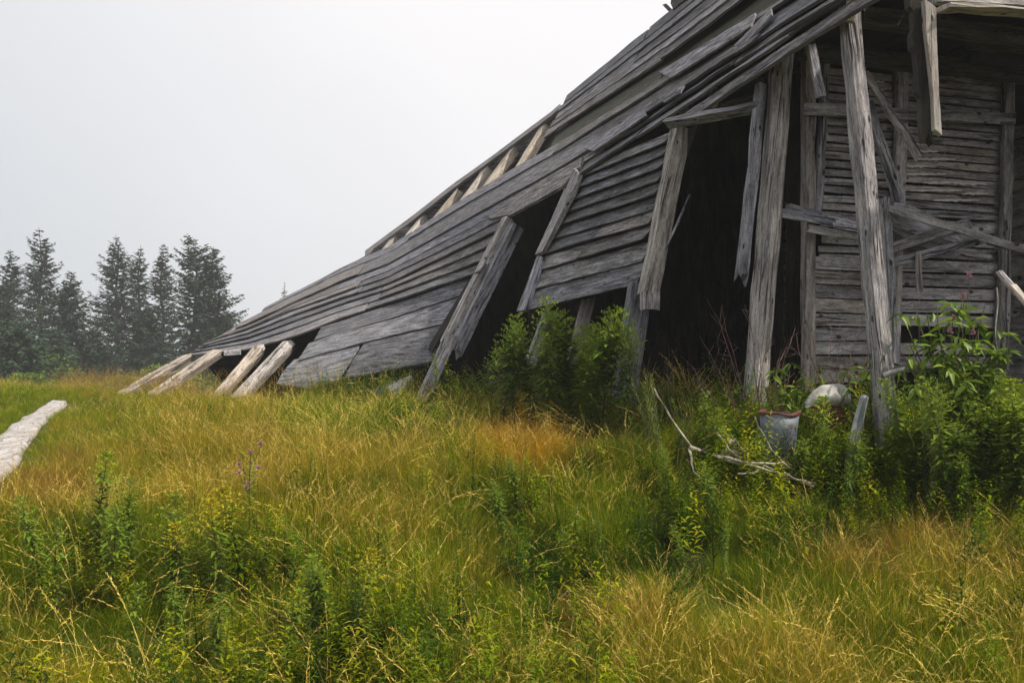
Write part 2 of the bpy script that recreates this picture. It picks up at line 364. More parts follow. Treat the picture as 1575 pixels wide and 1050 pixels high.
def interp(xs, ys): return lambda x: float(np.interp(x, xs, ys))
def skin_board(name, top, bot, x0, x1, surf, mat, lt=0.0, lb=0.05, th=0.028, slope=0.6, wob=0.012, seg=None, jag=5, split=False):
    """a board between two image lines, laid on a surface; slope: how much its butt joints lean"""
    L = (surf.pt(x1, bot(x1)) - surf.pt(x0, bot(x0))).length
    n = seg or max(6, min(24, int(L / 0.17)))
    verts, uvs = [], []; ph = random.random() * 50; jl = random.uniform(-jag, jag); jr = random.uniform(-jag, jag)
    lt += random.uniform(-.004, .004); lb += random.uniform(-.014, .016); twist = random.uniform(-.02, .03)
    V = 3; acc = 0; prev = None
    for i in range(n + 1):
        t = i / n; row = []
        for j in range(V):
            f = j / (V - 1)
            e0 = x0 + (1 - f) * slope * (bot(x0) - top(x0)) * 1.0; e1 = x1 + (1 - f) * slope * (bot(x1) - top(x1))
            jj = (jl if i == 0 else jr if i == n else 0) * (random.uniform(.2, 1))
            x = e0 + (e1 - e0) * t + jj * 0.5
            yt, yb = top(x), bot(x); y = yt + (yb - yt) * f
            y += wob * 40 * mnoise.noise(Vector((ph + x * 0.02, f * 3, 1))) * (0.3 + 9 / max(6, surf(x, y)))* 0.35
            if f == 1: y += (random.uniform(-1, 1) * 6 + 10 * max(0, mnoise.noise(Vector((ph + x * .045, 7, 0))) - .25)) / max(5, surf(x, y)) * -1
            p = surf.pt(x, y); nn = surf.normal(x, y)
            lift = lt + (lb - lt) * f + wob * mnoise.noise(Vector((ph + t * 4, f, 0))) + twist * f * t
            row.append((p + nn * lift, nn))
        if prev is not None: acc += (row[1][0] - prev).length
        prev = row[1][0]
        wd = (row[0][0] - row[-1][0]).length
        for j, (p, nn) in enumerate(row): verts.append(p); uvs.append((acc, wd * j / (V - 1)))
        for j, (p, nn) in enumerate(row): verts.append(p - nn * th); uvs.append((acc, wd * j / (V - 1) + 0.5))
    faces = []; S = 2 * V
    for i in range(n):
        a, b = i * S, (i + 1) * S
        for j in range(V - 1):
            faces.append((a + j, b + j, b + j + 1, a + j + 1)); faces.append((a + V + j, a + V + j + 1, b + V + j + 1, b + V + j))
        faces.append((a, a + V, b + V, b)); faces.append((a + V - 1, b + V - 1, b + 2 * V - 1, a + 2 * V - 1))
    for j in range(V - 1):
        faces.append((j, j + 1, V + j + 1, V + j)); a = n * S; faces.append((a + j, a + V + j, a + V + j + 1, a + j + 1))
    return mesh_obj(name, verts, faces, mat, barn, uvs)

def poly_board(name, pts, surf, mat, lift=0.03, th=0.03, parent=None, lifts=None):
    """irregular flat piece: image outline laid on a surface (or on (px,py)->point) and given thickness"""
    fr, bk, uv = [], [], []
    o = surf.pt(*pts[0]); 
    dirs = None
    for i, (x, y) in enumerate(pts):
        p = surf.pt(x, y); nn = surf.normal(x, y); l = lift if lifts is None else lifts[i]
        fr.append(p + nn * l); bk.append(p + nn * (l - th))
    n = len(pts); k = max(range(n), key=lambda i: (fr[i] - fr[(i + 1) % n]).length)
    e = (fr[(k + 1) % n] - fr[k]).normalized(); nn = surf.normal(*pts[0]); f = nn.cross(e)
    uv = [((p - o).dot(e), (p - o).dot(f)) for p in fr] + [((p - o).dot(e), (p - o).dot(f) + .03) for p in bk]
    faces = [tuple(range(n)), tuple(range(2 * n - 1, n - 1, -1))] + [(i, i + n, (i + 1) % n + n, (i + 1) % n) for i in range(n)]
    return mesh_obj(name, fr + bk, faces, mat, parent or barn, uv)

def beam(name, a, b, wn, wd, mat, parent=barn, ax=None, wob=0.007, rag0=0.0, rag1=0.0, bend=0.0, tap=1.0, seg=None, nsub=2):
    """a squared timber from a to b; wn = width across (n), wd = depth along the barn (d)"""
    a = Vector(a); b = Vector(b); d = b - a; L = d.length; d.normalize()
    e1 = (ax or nv).copy(); e1 = (e1 - d * e1.dot(d)).normalized(); e2 = d.cross(e1).normalized()
    n = seg or max(4, min(14, int(L / 0.22))); ring = []
    q = []
    for s in range(4):
        c0 = ((-1, -1), (1, -1), (1, 1), (-1, 1))[s]; c1 = ((1, -1), (1, 1), (-1, 1), (-1, -1))[s]
        for k in range(nsub): q.append((c0[0] + (c1[0] - c0[0]) * k / nsub, c0[1] + (c1[1] - c0[1]) * k / nsub))
    m = len(q); verts, per = [], []
    ph = random.random() * 99
    for i in range(n + 1):
        t = i / n; w = (1 + (tap - 1) * t) * (1 + .07 * mnoise.noise(Vector((ph + t * L * 1.3, 3, 3))))
        for k, (u, v) in enumerate(q):
            off = wob * mnoise.noise(Vector((ph + t * L * 3, k * 5.1, 0))) * 2
            edge = 1 - (0.06 if abs(u) == 1 and abs(v) == 1 else 0)
            p = a + d * (L * t) + e1 * (u * wn / 2 * w * edge + off) + e2 * (v * wd / 2 * w * edge + off)
            p += e2 * (bend * math.sin(math.pi * t))
            if i == 0: p -= d * rag0 * random.random()
            if i == n: p += d * rag1 * (random.random() - .3)
            verts.append(p)
    faces = []
    for i in range(n):
        for k in range(m): faces.append((i * m + k, i * m + (k + 1) % m, (i + 1) * m + (k + 1) % m, (i + 1) * m + k))
    faces.append(tuple(range(m - 1, -1, -1))); faces.append(tuple(n * m + k for k in range(m)))
    P4 = 2 * (wn + wd)
    def uv(me):
        arr = np.zeros((len(me.loops), 2), np.float32)
        for p in me.polygons:
            ks = [me.loops[l].vertex_index for l in p.loop_indices]
            if len(ks) > 4:
                for l, vi in zip(p.loop_indices, ks): arr[l] = (q[vi % m][0] * wn / 2, q[vi % m][1] * wd / 2)
            else:
                wrap = max(v % m for v in ks) - min(v % m for v in ks) > 1
                for l, vi in zip(p.loop_indices, ks):
                    k = vi % m; k = m if (wrap and k == 0) else k
                    arr[l] = (vi // m / n * L, k / m * P4)
        return arr
    return mesh_obj(name, verts, faces, mat, parent, uv)
def ibeam(name, p0, p1, Y0, Y1, wn, wd, mat, **k): return beam(name, P(p0[0], p0[1], Y0), P(p1[0], p1[1], Y1), wn, wd, mat, **k)

# --- board courses of the long sweep (image lines, top to bottom)
XS = [290, 380, 450, 520, 600, 720, 870, 1020, 1200, 1320, 1400]
LN = [ # C ... E ... F
 [524, 487, 451, 414, 378, 300, 213, 120, 0, -88, -150],
 [527, 491, 456, 422, 388, 314, 229, 135, 17, -66, -126],
 [529, 496, 462, 430, 397, 327, 243, 149, 32, -46, -104],
 [531, 501, 468, 437, 406, 339, 256, 163, 46, -28, -84],
 [534, 506, 474, 446, 416, 352, 270, 177, 58, -12, -66],
 [536, 508, 479, 454, 426, 366, 289, 192, 72, -9, -50],
 [539, 515, 488, 463, 437, 380, 310], [541, 522, 497, 471, 446, 396, 330], [544, 529, 507, 481, 456, 412, 353], [547, 538, 519, 492, 467, 428, 377]]
def line(i):
    return interp(XS[:len(LN[i])], LN[i])
def courses(lines, starts, ends, surf, mat, name, cuts=3, **k):
    for i in range(len(lines) - 1):
        x0, x1 = starts[i], ends[i]
        xs = [x0]; L = x1 - x0; c = max(1, int(round(L / 230.0))) if cuts else 1
        for q in range(1, c): xs.append(x0 + L * q / c + random.uniform(-.28, .28) * L / c)
        xs.append(x1)
        for a, b in zip(xs, xs[1:]):
            g = 2.0 if a > x0 else 0
            kk = dict(k); kk['lb'] = k.get('lb', 0.05) + random.choice((0, 0, 0, .008, -.008))
            skin_board(name, lines[i], lines[i + 1], a + g, b, surf, mat, **kk)
L_main = [line(i) for i in (0, 1, 3, 4, 5)]
courses(L_main, [405, 365, 342, 322], [1391, 1391, 1392, 1392], SR, M['roof'], 'roof_board', lb=.036)
L_low = [line(i) for i in range(5, 10)]
courses(L_low, [312, 303, 296, 289], [768, 760, 751, 741], SR, M['roof'], 'roof_board', slope=0.45, lb=.036, jag=2)
# strip of bare mossy sheathing where a course has gone, then the upper boards
B_l = interp([820, 870, 1040, 1200, 1320, 1500, 1640], [228, 193, 82, -34, -124, -262, -372])
C_l = line(0)
C_x = interp([820, 870, 1020, 1200, 1320, 1400, 1500, 1640], [243, 213, 120, 0, -88, -150, -235, -345])
for a, b in ((842, 1010), (1011, 1190), (1191, 1440)):
    skin_board('sheathing_board', B_l, C_x, a, b, SR, M['moss'], lt=-.05, lb=-.035, slope=.5)
T0 = interp([858, 868, 1040, 1200, 1320, 1500, 1704], [160, 152, 12, -122, -222, -362, -506])
U = [T0] + [(lambda f: (lambda x: T0(x) + (B_l(x) - T0(x)) * f))(f) for f in (.22, .42, .62, .82)] + [B_l]
for i in range(5):
    st = [866, 858, 853, 846, 838][i]
    xs = [st, 1010 + random.uniform(-70, 70), 1215 + random.uniform(-60, 60), 1560]
    for a, b in zip(xs, xs[1:]):
        skin_board('roof_board', U[i], U[i + 1], a + 1.5, b, SR, M['roof'], lt=0.02 + .004 * i, lb=(.04, .045, .045, .045, .042)[i], slope=.55)
# loose lapped scraps on the roof
for pts in ([(1022, 118), (1172, 30), (1165, 52), (1040, 128)], [(1140, 80), (1196, 22), (1198, 34), (1150, 84)],
            [(1140, 84), (1180, 62), (1168, 74), (1142, 92)], [(958, 197), (1002, 170), (1060, 138), (1052, 150), (1003, 180), (985, 188)],
            [(1028, 158), (1062, 140), (1055, 152), (1030, 166)], [(905, 235), (958, 200), (1000, 172), (1003, 186), (960, 214), (922, 240)]):
    poly_board('loose_shingle', pts, SR, M['roof'], lift=.085, th=.02)
# eave edge board under the lowest course of the intact roof
ev = interp([1035, 1200, 1320, 1392], [186, 73, -7, -48]); ev2 = interp([1035, 1200, 1320, 1392], [191, 80, 2, -38])
skin_board('eave_board', ev, ev2, 1037, 1392, SR, M['roof'], lt=-.01, lb=-.03, th=.03, slope=0)
# added dark sheets, no roof part, to stop light leaking between the boards
def sheet(name, top, bot, x0, x1, surf, off, mat, n=26, m=6, slope=0.5):
    vs, fs = [], []
    for i in range(n + 1):
        for j in range(m + 1):
            f = j / m; x = x0 + (x1 - x0) * i / n + (1 - f) * slope * (bot(x0 + (x1 - x0) * i / n) - top(x0 + (x1 - x0) * i / n))
            y = top(x) + (bot(x) - top(x)) * f; vs.append(surf.pt(x, y) + surf.normal(x, y) * off)
            if i and j: q = i * (m + 1) + j; fs.append((q - m - 2, q - m - 1, q, q - 1))
    o = mesh_obj(name, vs, fs, mat, barn, [(v.y, v.z) for v in vs]); return o
_t = interp([290] + XS[1:], [526] + [y + 3 for y in LN[0][1:]])
sheet('roof_light_block', lambda x: C_x(x) + 2 if x > 820 else line(0)(x) + 3, lambda x: line(5)(x) - 4, 420, 1385, SR, -.075, M['dark'])
sheet('roof_light_block', lambda x: line(5)(x) - 3, lambda x: line(9)(x) - 5, 330, 742, SR, -.075, M['dark'])
sheet('roof_light_block', lambda x: T0(x) + 1, C_x, 862, 1540, SR, -.055, M['dark'])
sheet('roof_light_block', lambda x: T0(x) + 1, U[2], 866, 1540, SR, -.012, M['dark'], m=3)

# fascia above the small doorway
poly_board('fascia_board', [(756, 341), (780, 318), (830, 288), (902, 247), (898, 262), (873, 291), (835, 312), (792, 335), (775, 337)], SR, M['roof'], lift=.07, th=.04)
# big bare sheathing boards low on the left
WX = [430, 500, 600, 700, 760]
WL = [interp(WX, y) for y in ([520, 499, 467, 433, 414], [541, 517, 490, 458, 438], [566, 545, 519, 497, 480], [604, 592, 571, 553, 545])]
skin_board('sheathing_board', WL[0], WL[1], 482, 728, SW, M['side'], lt=-.02, lb=.0, slope=.55)
skin_board('sheathing_board', WL[1], WL[2], 458, 694, SW, M['side'], lt=-.01, lb=.03, slope=.6)
poly_board('sheathing_board', [(560, 530), (692, 499), (683, 520), (664, 556), (655, 560), (530, 583), (543, 556)], SW, M['side'], lift=.015)
poly_board('sheathing_board', [(452, 553), (553, 531), (536, 557), (518, 584), (478, 597), (425, 590), (436, 570)], SW, M['side'], lift=.0)
poly_board('broken_board', [(560, 590), (600, 572), (610, 588), (590, 606)], SW, M['grey_beam'], lift=-.15, th=.05)
poly_board('broken_board', [(590, 600), (636, 580), (634, 590), (612, 612)], SW, M['grey_beam'], lift=.05, th=.04)

# siding panel between the two doorways
lx = interp([250, 258, 300, 368, 400, 440, 478, 490], [906, 902, 882, 851, 838, 826, 812, 808]); rx = interp([190, 205, 270, 320, 370, 405, 438, 450], [1034, 1030, 1012, 1002, 992, 984, 977, 975])
fr = [0, .085, .17, .25, .335, .425, .515, .61, .72, .85, 1.0]
def pan_line(f):
    yl = 256 + (480 - 256) * f; yr = 203 + (440 - 203) * f; xl, xr = lx(yl), rx(yr)
    return lambda x: yl + (yr - yl) * (x - xl) / (xr - xl), xl, xr
for i in range(len(fr) - 1):
    a, xl0, xr0 = pan_line(fr[i]); b, xl, xr = pan_line(fr[i + 1])
    if i in (3, 6, 7):
        m_ = random.uniform(xl + 40, xr - 40)
        segs = ((xl - 4, m_), (m_ + 1, xr + 6))
    else: segs = ((xl - 4, xr + 6),)
    for s0, s1 in segs:
        skin_board('siding_board', a, b, s0, s1, SW, M['side'], lt=-.005, lb=.045, slope=.45, jag=2, th=.024)
pa = pan_line(0)[0]; pb = pan_line(1)[0]
sheet('siding_light_block', lambda x: pa(x) + 2, lambda x: pb(x) - 4, 818, 972, SW, -.06, M['dark'], slope=.45)  # added sheet behind the siding, blocks light between its boards
# strut right of the small doorway (leans), pieced of two boards
poly_board('strut_board', [(893, 262), (903, 272), (893, 300), (845, 392), (833, 398), (862, 335)], SW, M['grey_beam'], lift=.10, th=.05)
poly_board('strut_board', [(834, 396), (842, 400), (815, 480), (802, 482)], SW, M['grey_beam'], lift=.07, th=.05)

# rafter at the left of the small doorway: stacked timbers
def nbeam(name, p0, p1, lift, w, t, mat, surf=SW, **k):
    a = surf.pt(*p0) + surf.normal(*p0) * lift; b = surf.pt(*p1) + surf.normal(*p1) * lift
    return beam(name, a, b, w, t, mat, ax=(b - a).cross(surf.normal(*p1)).normalized(), **k)
nbeam('rafter', (786, 342), (691, 530), .06, .15, .13, M['beam'], rag1=.1, rag0=.04)
nbeam('rafter', (788, 345), (695, 534), -.07, .13, .19, M['grey_beam'], rag1=.15)
ibeam('rafter', (694, 515), (645, 625), 12.8, 12.5, .17, .11, M['grey_beam'], rag1=.1)
poly_board('trim_board', [(776, 350), (786, 342), (692, 490), (668, 545), (660, 540), (740, 436)], SW, M['char'], lift=.05, th=.05)
# stubs below the siding
for x0, y0, x1, y1, Y in ((846, 478, 815, 560, 11.3), (905, 458, 880, 560, 10.6)):
    ibeam('stud', (x0, y0), (x1, y1), Y, Y - .1, .13, .1, M['slat'], rag0=.05)
# lintel, post and jamb of the large doorway
ibeam('door_post', (1047, 200), (997, 452), 9.22, 8.98, .16, .17, M['beam'], wob=.004, rag1=.05)
ibeam('door_post', (985, 440), (958, 620), 9.38, 9.25, .22, .14, M['grey_beam'], rag0=.03)
ibeam('block', (1000, 448), (1000, 472), 8.75, 8.75, .17, .10, M['grey_beam'], rag1=.06)
ibeam('lintel', (1030, 190), (1170, 164), 9.0, 8.1, .05, .11, M['grey_beam'], ax=Vector((0.6, -0.8, 0)), wob=.004, rag0=.05)
ibeam('jamb', (1171, 130), (1141, 425), 8.15, 7.9, .085, .07, M['grey_beam'], rag1=.12)
ibeam('post', (1205, 70), (1160, 625), 8.12, 7.95, .115, .21, M['beam'], wob=.005)
ibeam('splinter_board', (1061, 300), (1024, 385), 8.95, 8.85, .012, .02, M['grey_beam'], rag1=.1)
ibeam('rafter_stub', (1103, 140), (1094, 160), 8.9, 8.8, .10, .07, M['pale'])
ibeam('rafter_stub', (1062, 172), (1050, 182), 9.3, 9.3, .12, .05, M['pale'])
# dark braces inside the eave
for q in (((1160, 150), (1090, 170), 9, 9.4), ((1245, 70), (1262, 150), 7.6, 7.6)):
    ibeam('brace', q[0], q[1], q[2], q[3], .06, .05, M['grey_beam'])

# near right: leaning post, studs and the slatted cross wall
SP = 7.3
ibeam('leaning_post', (1304, -10), (1366, 690), 6.95, 6.8, .115, .12, M['grey_beam'], wob=.005)
ibeam('post_cap', (1312, -12), (1308, 34), 6.78, 6.78, .07, .05, M['pale'])
def sbeam(name, p0, p1, s, w, t, mat, ax=None, **k):   # timber in the plane of the cross wall
    a = PS(*p0, s); b = PS(*p1, s); d = (b - a).normalized()
    side = dv.cross(d).normalized()
    return beam(name, a, b, w, t, mat, ax=side, **k)
sbeam('stud', (1243, 60), (1243, 600), SP - .02, .10, .09, M['slat'])
sbeam('stud', (1270, 88), (1257, 330), SP - .03, .07, .05, M['grey_beam'])
sbeam('stud', (1551, 100), (1541, 560), SP - .05, .11, .07, M['beam'], rag1=.1, wob=.01)
sbeam('stud', (1388, 100), (1372, 560), SP - .01, .13, .05, M['slat'])
sbeam('rail', (1235, 168), (1560, 184), SP - .10, .10, .035, M['slat'], seg=10)
def slat_rows(y0, y1, xl, xr, pitch, w, skip=()):
    k = 0; y = y0
    while y < y1:
        if k not in skip:
            a = xl + random.uniform(-3, 3); b = xr + random.uniform(-4, 4); e = random.uniform(-1.2, 1.2)
            def yy(x, base): # horizontals run to the vanishing point far right
                return base + (585 - base) * (x - 1400) / 4292.0
            w_ = w * random.uniform(.9, 1.06)
            sbeam('slat', (a, yy(a, y + e)), (b, yy(b, y - e)), SP + random.uniform(.02, .045), w_, .018, M['slat'], seg=6, nsub=1, wob=.0016)
        y += pitch * random.uniform(.97, 1.03); k += 1
slat_rows(98, 402, 1262, 1372, 12.6, .062, skip=(0, 1))
slat_rows(112, 335, 1378, 1540, 12.6, .062, skip=(5, ))
slat_rows(410, 580, 1238, 1345, 21, .115)
slat_rows(345, 560, 1372, 1534, 21, .112, skip=(8,))
back = []
for i in range(9):
    a = 4.75 + i * .29
    beam('backing_board', SAZ(SP + .35, a, -.6), SAZ(SP + .35, a, 2.75), .27, .02, M['dark'], ax=nv, seg=4)
# plaster crumbs squeezed between the slats
plm = plain('old_lime_plaster', (0.42, 0.39, 0.36), (0.66, 0.62, 0.58), 30, bump=.6)
for (x, y, w_) in ((1340, 103, 28), (1345, 126, 30), (1350, 138, 26), (1268, 206, 12), (1405, 222, 30), (1425, 233, 34), (1440, 245, 60), (1410, 256, 34),
                   (1420, 268, 70), (1450, 281, 60), (1492, 283, 50), (1440, 293, 80), (1500, 298, 40), (1266, 279, 9), (1470, 308, 70)):
    vs, fs = [], []; n = 12
    for i in range(n + 1):
        xx = x - w_ / 2 + w_ * i / n; c = y + 2 * mnoise.noise(Vector((xx * .15, y, 0)))
        h = 1.0 + 1.6 * random.random() * math.sin(math.pi * i / n)
        for yo, so in ((-h, -.012), (h, -.012), (h, .03), (-h, .03)): vs.append(PS(xx, c + yo, SP + so))
        if i:
            q = i * 4
            for k in range(4): fs.append((q - 4 + k, q - 4 + (k + 1) % 4, q + (k + 1) % 4, q + k))
    fs += [(3, 2, 1, 0), (n * 4, n * 4 + 1, n * 4 + 2, n * 4 + 3)]
    mesh_obj('plaster_ridge', vs, fs, plm, barn)
# loose boards fallen against the cross wall
D_ = [((1334, 118), (1412, 240), 6.95, .075), ((1336, 160), (1384, 312), 7.05, .10), ((1352, 312), (1366, 520), 6.95, .055), ((1364, 310), (1376, 560), 7.0, .075),
      ((1372, 322), (1556, 378), 6.9, .065), ((1202, 328), (1336, 348), 7.1, .075), ((1246, 352), (1322, 366), 7.12, .055), ((1288, 346), (1332, 356), 6.98, .07),
      ((1372, 404), (1522, 366), 7.02, .07), ((1376, 380), (1492, 342), 7.1, .09), ((1374, 336), (1470, 368), 7.14, .08), ((1520, 372), (1580, 384), 6.95, .06),
      ((1412, 392), (1414, 446), 6.98, .05), ((1376, 352), (1440, 382), 7.16, .07), ((1478, 388), (1520, 394), 6.9, .05), ((1378, 318), (1420, 328), 7.0, .06), ((1215, 322), (1260, 332), 7.16, .08)]
for a, b, s, w_ in D_:
    sbeam('loose_board', a, b, s, w_, .022, M['slat'] if w_ < .07 else M['grey_beam'], rag0=.05, rag1=.06, seg=7)
ibeam('loose_board', (1536, 418), (1590, 480), 6.3, 6.1, .05, .02, M['grey_beam']); ibeam('loose_board', (1556, 440), (1600, 492), 6.2, 6.0, .035, .03, M['pale'])
# loft floor seen from below and its joists
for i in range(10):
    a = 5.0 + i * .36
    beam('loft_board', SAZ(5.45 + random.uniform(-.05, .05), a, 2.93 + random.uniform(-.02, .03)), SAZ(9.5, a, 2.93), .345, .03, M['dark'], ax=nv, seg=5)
for s, z in ((5.7, 2.86), (6.4, 2.80), (7.2, 2.80)):
    beam('joist', SAZ(s, 4.75, z), SAZ(s, 8.2, z), .14, .12, M['moss'], ax=Vector((0, 0, 1)))
ibeam('joist', (1498, 62), (1600, 78), 8.0, 8.3, .18, .14, M['moss'])
ibeam('joist', (1500, 90), (1600, 96), 8.1, 8.2, .10, .1, M['dark'])
ibeam('tie_beam', (1438, -8), (1640, 6), 5.9, 6.35, .10, .12, M['beam'], ax=Vector((0, 0, 1)), wob=.012)
ibeam('tie_beam', (1448, 12), (1640, 22), 5.85, 6.3, .025, .14, M['pale'], ax=Vector((0, 0, 1)))  # thin lit edge of the beam, its light put into pale wood
# hanging, half rotten plank: black left half, right half's sunlight painted as pale wood
def slab(name, outl, Y, th, mat, yaw=0.0):
    e = Vector((math.cos(yaw), math.sin(yaw), 0)); c = P(outl[0][0], outl[0][1], Y); n_ = Vector((-e.y, e.x, 0))
    fr = []
    for x, y in outl:
        k = (x - outl[0][0]) / F * Y; fr.append(Vector((c.x + e.x * k, c.y + e.y * k, P(x, y, Y).z)))
    bk = [p + n_ * th for p in fr]; n = len(outl)
    uv = [(p.z, p.x) for p in fr] + [(p.z, p.x + .05) for p in bk]
    return mesh_obj(name, fr + bk, [tuple(range(n)), tuple(range(2 * n - 1, n - 1, -1))] + [(i, i + n, (i + 1) % n + n, (i + 1) % n) for i in range(n)], mat, barn, uv)
slab('hanging_plank', [(1397, -10), (1428, -10), (1424, 40), (1431, 90), (1433, 140), (1437, 190), (1434, 200), (1435, 222), (1428, 206), (1422, 219), (1419, 205),
      (1417, 150), (1411, 140), (1412, 112), (1409, 80), (1403, 72), (1402, 52), (1406, 44), (1405, 16), (1399, 10)], 5.9, .07, M['char'])
slab('hanging_plank', [(1422, -2), (1436, 8), (1440, 12), (1441, 60), (1445, 150), (1449, 208), (1444, 203), (1438, 199), (1436, 150), (1430, 90), (1424, 40)], 5.84, .05, M['pale'])

# exposed pale rafters high on the roof, their ridge plank and a backing with the shade in its colour
for (x0, y0, x1, y1, w_) in ((833, 192, 772, 282, .27), (786, 227, 722, 305, .25), (742, 261, 684, 330, .22), (699, 293, 644, 355, .19), (655, 321, 600, 385, .19), (618, 349, 560, 405, .17)):
    a = SR.pt(x0, y0) - SR.normal(x0, y0) * .10; b = SR.pt(x1, y1) - SR.normal(x1, y1) * .16
    nn = SR.normal(x1, y1); ax_ = (b - a).cross(nn).normalized()
    beam('rafter', a, b, w_, .16, M['pale'], ax=ax_, wob=.010, rag0=.12)
rp = interp([556, 565, 640, 700, 760, 858, 864], [392, 385, 330, 283, 240, 167, 160])
skin_board('ridge_board', lambda x: rp(x) - 1, lambda x: rp(x) + 7, 562, 862, SR, M['roof'], lt=.02, lb=.02, slope=0, th=.05, jag=0)
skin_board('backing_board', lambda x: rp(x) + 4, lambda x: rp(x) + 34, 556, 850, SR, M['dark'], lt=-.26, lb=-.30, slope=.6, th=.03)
# low pale rafters running down into the grass on the far left
for p0, p1, Ya, Yb, w_ in (((286, 553), (172, 618), 18.4, 16.8, .17), ((330, 546), (222, 620), 18.2, 16.4, .19), ((392, 545), (330, 618), 17.4, 16.0, .18),
                           ((443, 533), (362, 618), 16.9, 15.4, .21), ((400, 540), (345, 600), 17.6, 16.8, .16)):
    ibeam('rafter', p0, p1, Ya, Yb, w_, .15, M['tan'], wob=.012, seg=8, rag0=.15)
ibeam('broken_board', (370, 541), (345, 543), 17.2, 17.2, .05, .1, M['grey_beam'])
# splinters standing on the ridge against the sky
poly_board('broken_board', [(1020, 9), (1026, 7), (1037, 18), (1034, 24)], SR, M['char'], lift=.02, th=.04)
for (x, y, h) in ((1040, 4, 9), (1047, -2, 12), (1053, -6, 12), (1060, -10, 10)):
    poly_board('broken_board', [(x - 4, y - h + 4), (x + 2, y - h), (x + 9, y - h + 8), (x + 6, y + 9), (x - 1, y + 14), (x - 5, y + 5)], SR, M['char'], lift=.03 + h * .002, th=.05)

# the far slope, end wall and far long wall (mostly out of sight, they keep the inside dark)
topc = [SR.pt(x, y + 3) - Vector((0, 0, .01)) for x, y in ((1700, -503), (1500, -362), (1200, -122), (1040, 14), (862, 166), (700, 285), (565, 388), (440, 456), (360, 500), (300, 534))]
for k in range(7):
    fs, vs = [], []; 
    for i, p in enumerate(topc):
        H = p.z - (EYE - .5); drop = H
        for t in (k / 7, (k + 1) / 7 + .015):
            q = p + nv * (drop * t * .75) - Vector((0, 0, drop * t)); 
            for o_ in (0, .03): vs.append(q + nv * o_ * (1 + t))
        if i:
            b_ = i * 4; a_ = b_ - 4
            fs += [(a_, b_, b_ + 2, a_ + 2), (a_ + 1, a_ + 3, b_ + 3, b_ + 1), (a_, a_ + 1, b_ + 1, b_), (a_ + 2, b_ + 2, b_ + 3, a_ + 3)]
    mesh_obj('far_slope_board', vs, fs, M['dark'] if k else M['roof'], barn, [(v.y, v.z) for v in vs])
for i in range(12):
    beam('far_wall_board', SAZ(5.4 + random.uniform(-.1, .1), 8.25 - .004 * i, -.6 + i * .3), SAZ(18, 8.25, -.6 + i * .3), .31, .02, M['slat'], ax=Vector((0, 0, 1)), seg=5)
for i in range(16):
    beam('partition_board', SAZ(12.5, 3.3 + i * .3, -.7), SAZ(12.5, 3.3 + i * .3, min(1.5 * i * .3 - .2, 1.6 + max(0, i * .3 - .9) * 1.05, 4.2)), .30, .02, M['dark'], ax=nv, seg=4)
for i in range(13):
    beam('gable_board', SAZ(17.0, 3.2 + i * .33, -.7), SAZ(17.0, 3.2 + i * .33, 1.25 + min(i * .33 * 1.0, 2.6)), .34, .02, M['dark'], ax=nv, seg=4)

# ------------------------------------------------------------------ soft plant geometry
class PB:      # plant mesh builder
    def __init__(s): s.v, s.f, s.a = [], [], []
    def strip(s, pts, w, side, val, taper=True):
        n = len(pts); b = len(s.v)
        for i, p in enumerate(pts):
            k = (1 - i / (n - 1)) ** .8 if taper else math.sin(math.pi * min(.97, (i + .35) / n))
            ww = w * max(k, .08) * .5
            s.v += [p - side * ww, p + side * ww]; s.a += [val, val]
        for i in range(n - 1): q = b + 2 * i; s.f.append((q, q + 1, q + 3, q + 2))
    def leaf(s, base, d, L, w, up, val, droop=0.3):
        side = d.cross(up)
        side = side.normalized() if side.length > 1e-4 else Vector((1, 0, 0))
        m1 = base + d * (L * .4) - up * (droop * L * .12); tip = base + d * (L * .95) - up * (droop * L * .6)
        b = len(s.v); s.v += [base, m1 + side * w / 2 + up * w * .12, m1 - side * w / 2 + up * w * .12, tip, m1 - up * .0]; s.a += [val] * 5
        s.f += [(b, b + 4, b + 1), (b, b + 2, b + 4), (b + 4, b + 3, b + 1), (b + 4, b + 2, b + 3)]
    def tube(s, pts, r0, r1, val=.5, m=5):
        b = len(s.v); n = len(pts)
        for i, p in enumerate(pts):
            d = (pts[min(i + 1, n - 1)] - pts[max(i - 1, 0)]).normalized(); e = d.orthogonal().normalized(); f = d.cross(e)
            r = r0 + (r1 - r0) * i / (n - 1)
            for k in range(m): t = 2 * math.pi * k / m; s.v.append(p + e * (r * math.cos(t)) + f * (r * math.sin(t))); s.a.append(val)
        for i in range(n - 1):
            for k in range(m): s.f.append((b + i * m + k, b + i * m + (k + 1) % m, b + (i + 1) * m + (k + 1) % m, b + (i + 1) * m + k))
    def obj(s, name, mat, parent=None, link=True, smooth=False, uv=False):
        return mesh_obj(name, s.v, s.f, mat, parent, uvs=[(v[0], v[2]) for v in s.v] if uv else None, link=link, attrs={'bv': s.a}, smooth=smooth)
def rv(a=1.0): return Vector((random.uniform(-a, a), random.uniform(-a, a), random.uniform(-a, a)))
UP = Vector((0, 0, 1))
def curve_pts(base, az, lean, h, bend, n=5):
    d = Vector((math.cos(az), math.sin(az), 0)); pts = []
    for i in range(n):
        t = i / (n - 1); ang = lean + bend * t
        if i == 0: p = base.copy()
        else: p = pts[-1] + (UP * math.cos(ang) + d * math.sin(ang)) * (h / (n - 1))
        pts.append(p)
    return pts, d

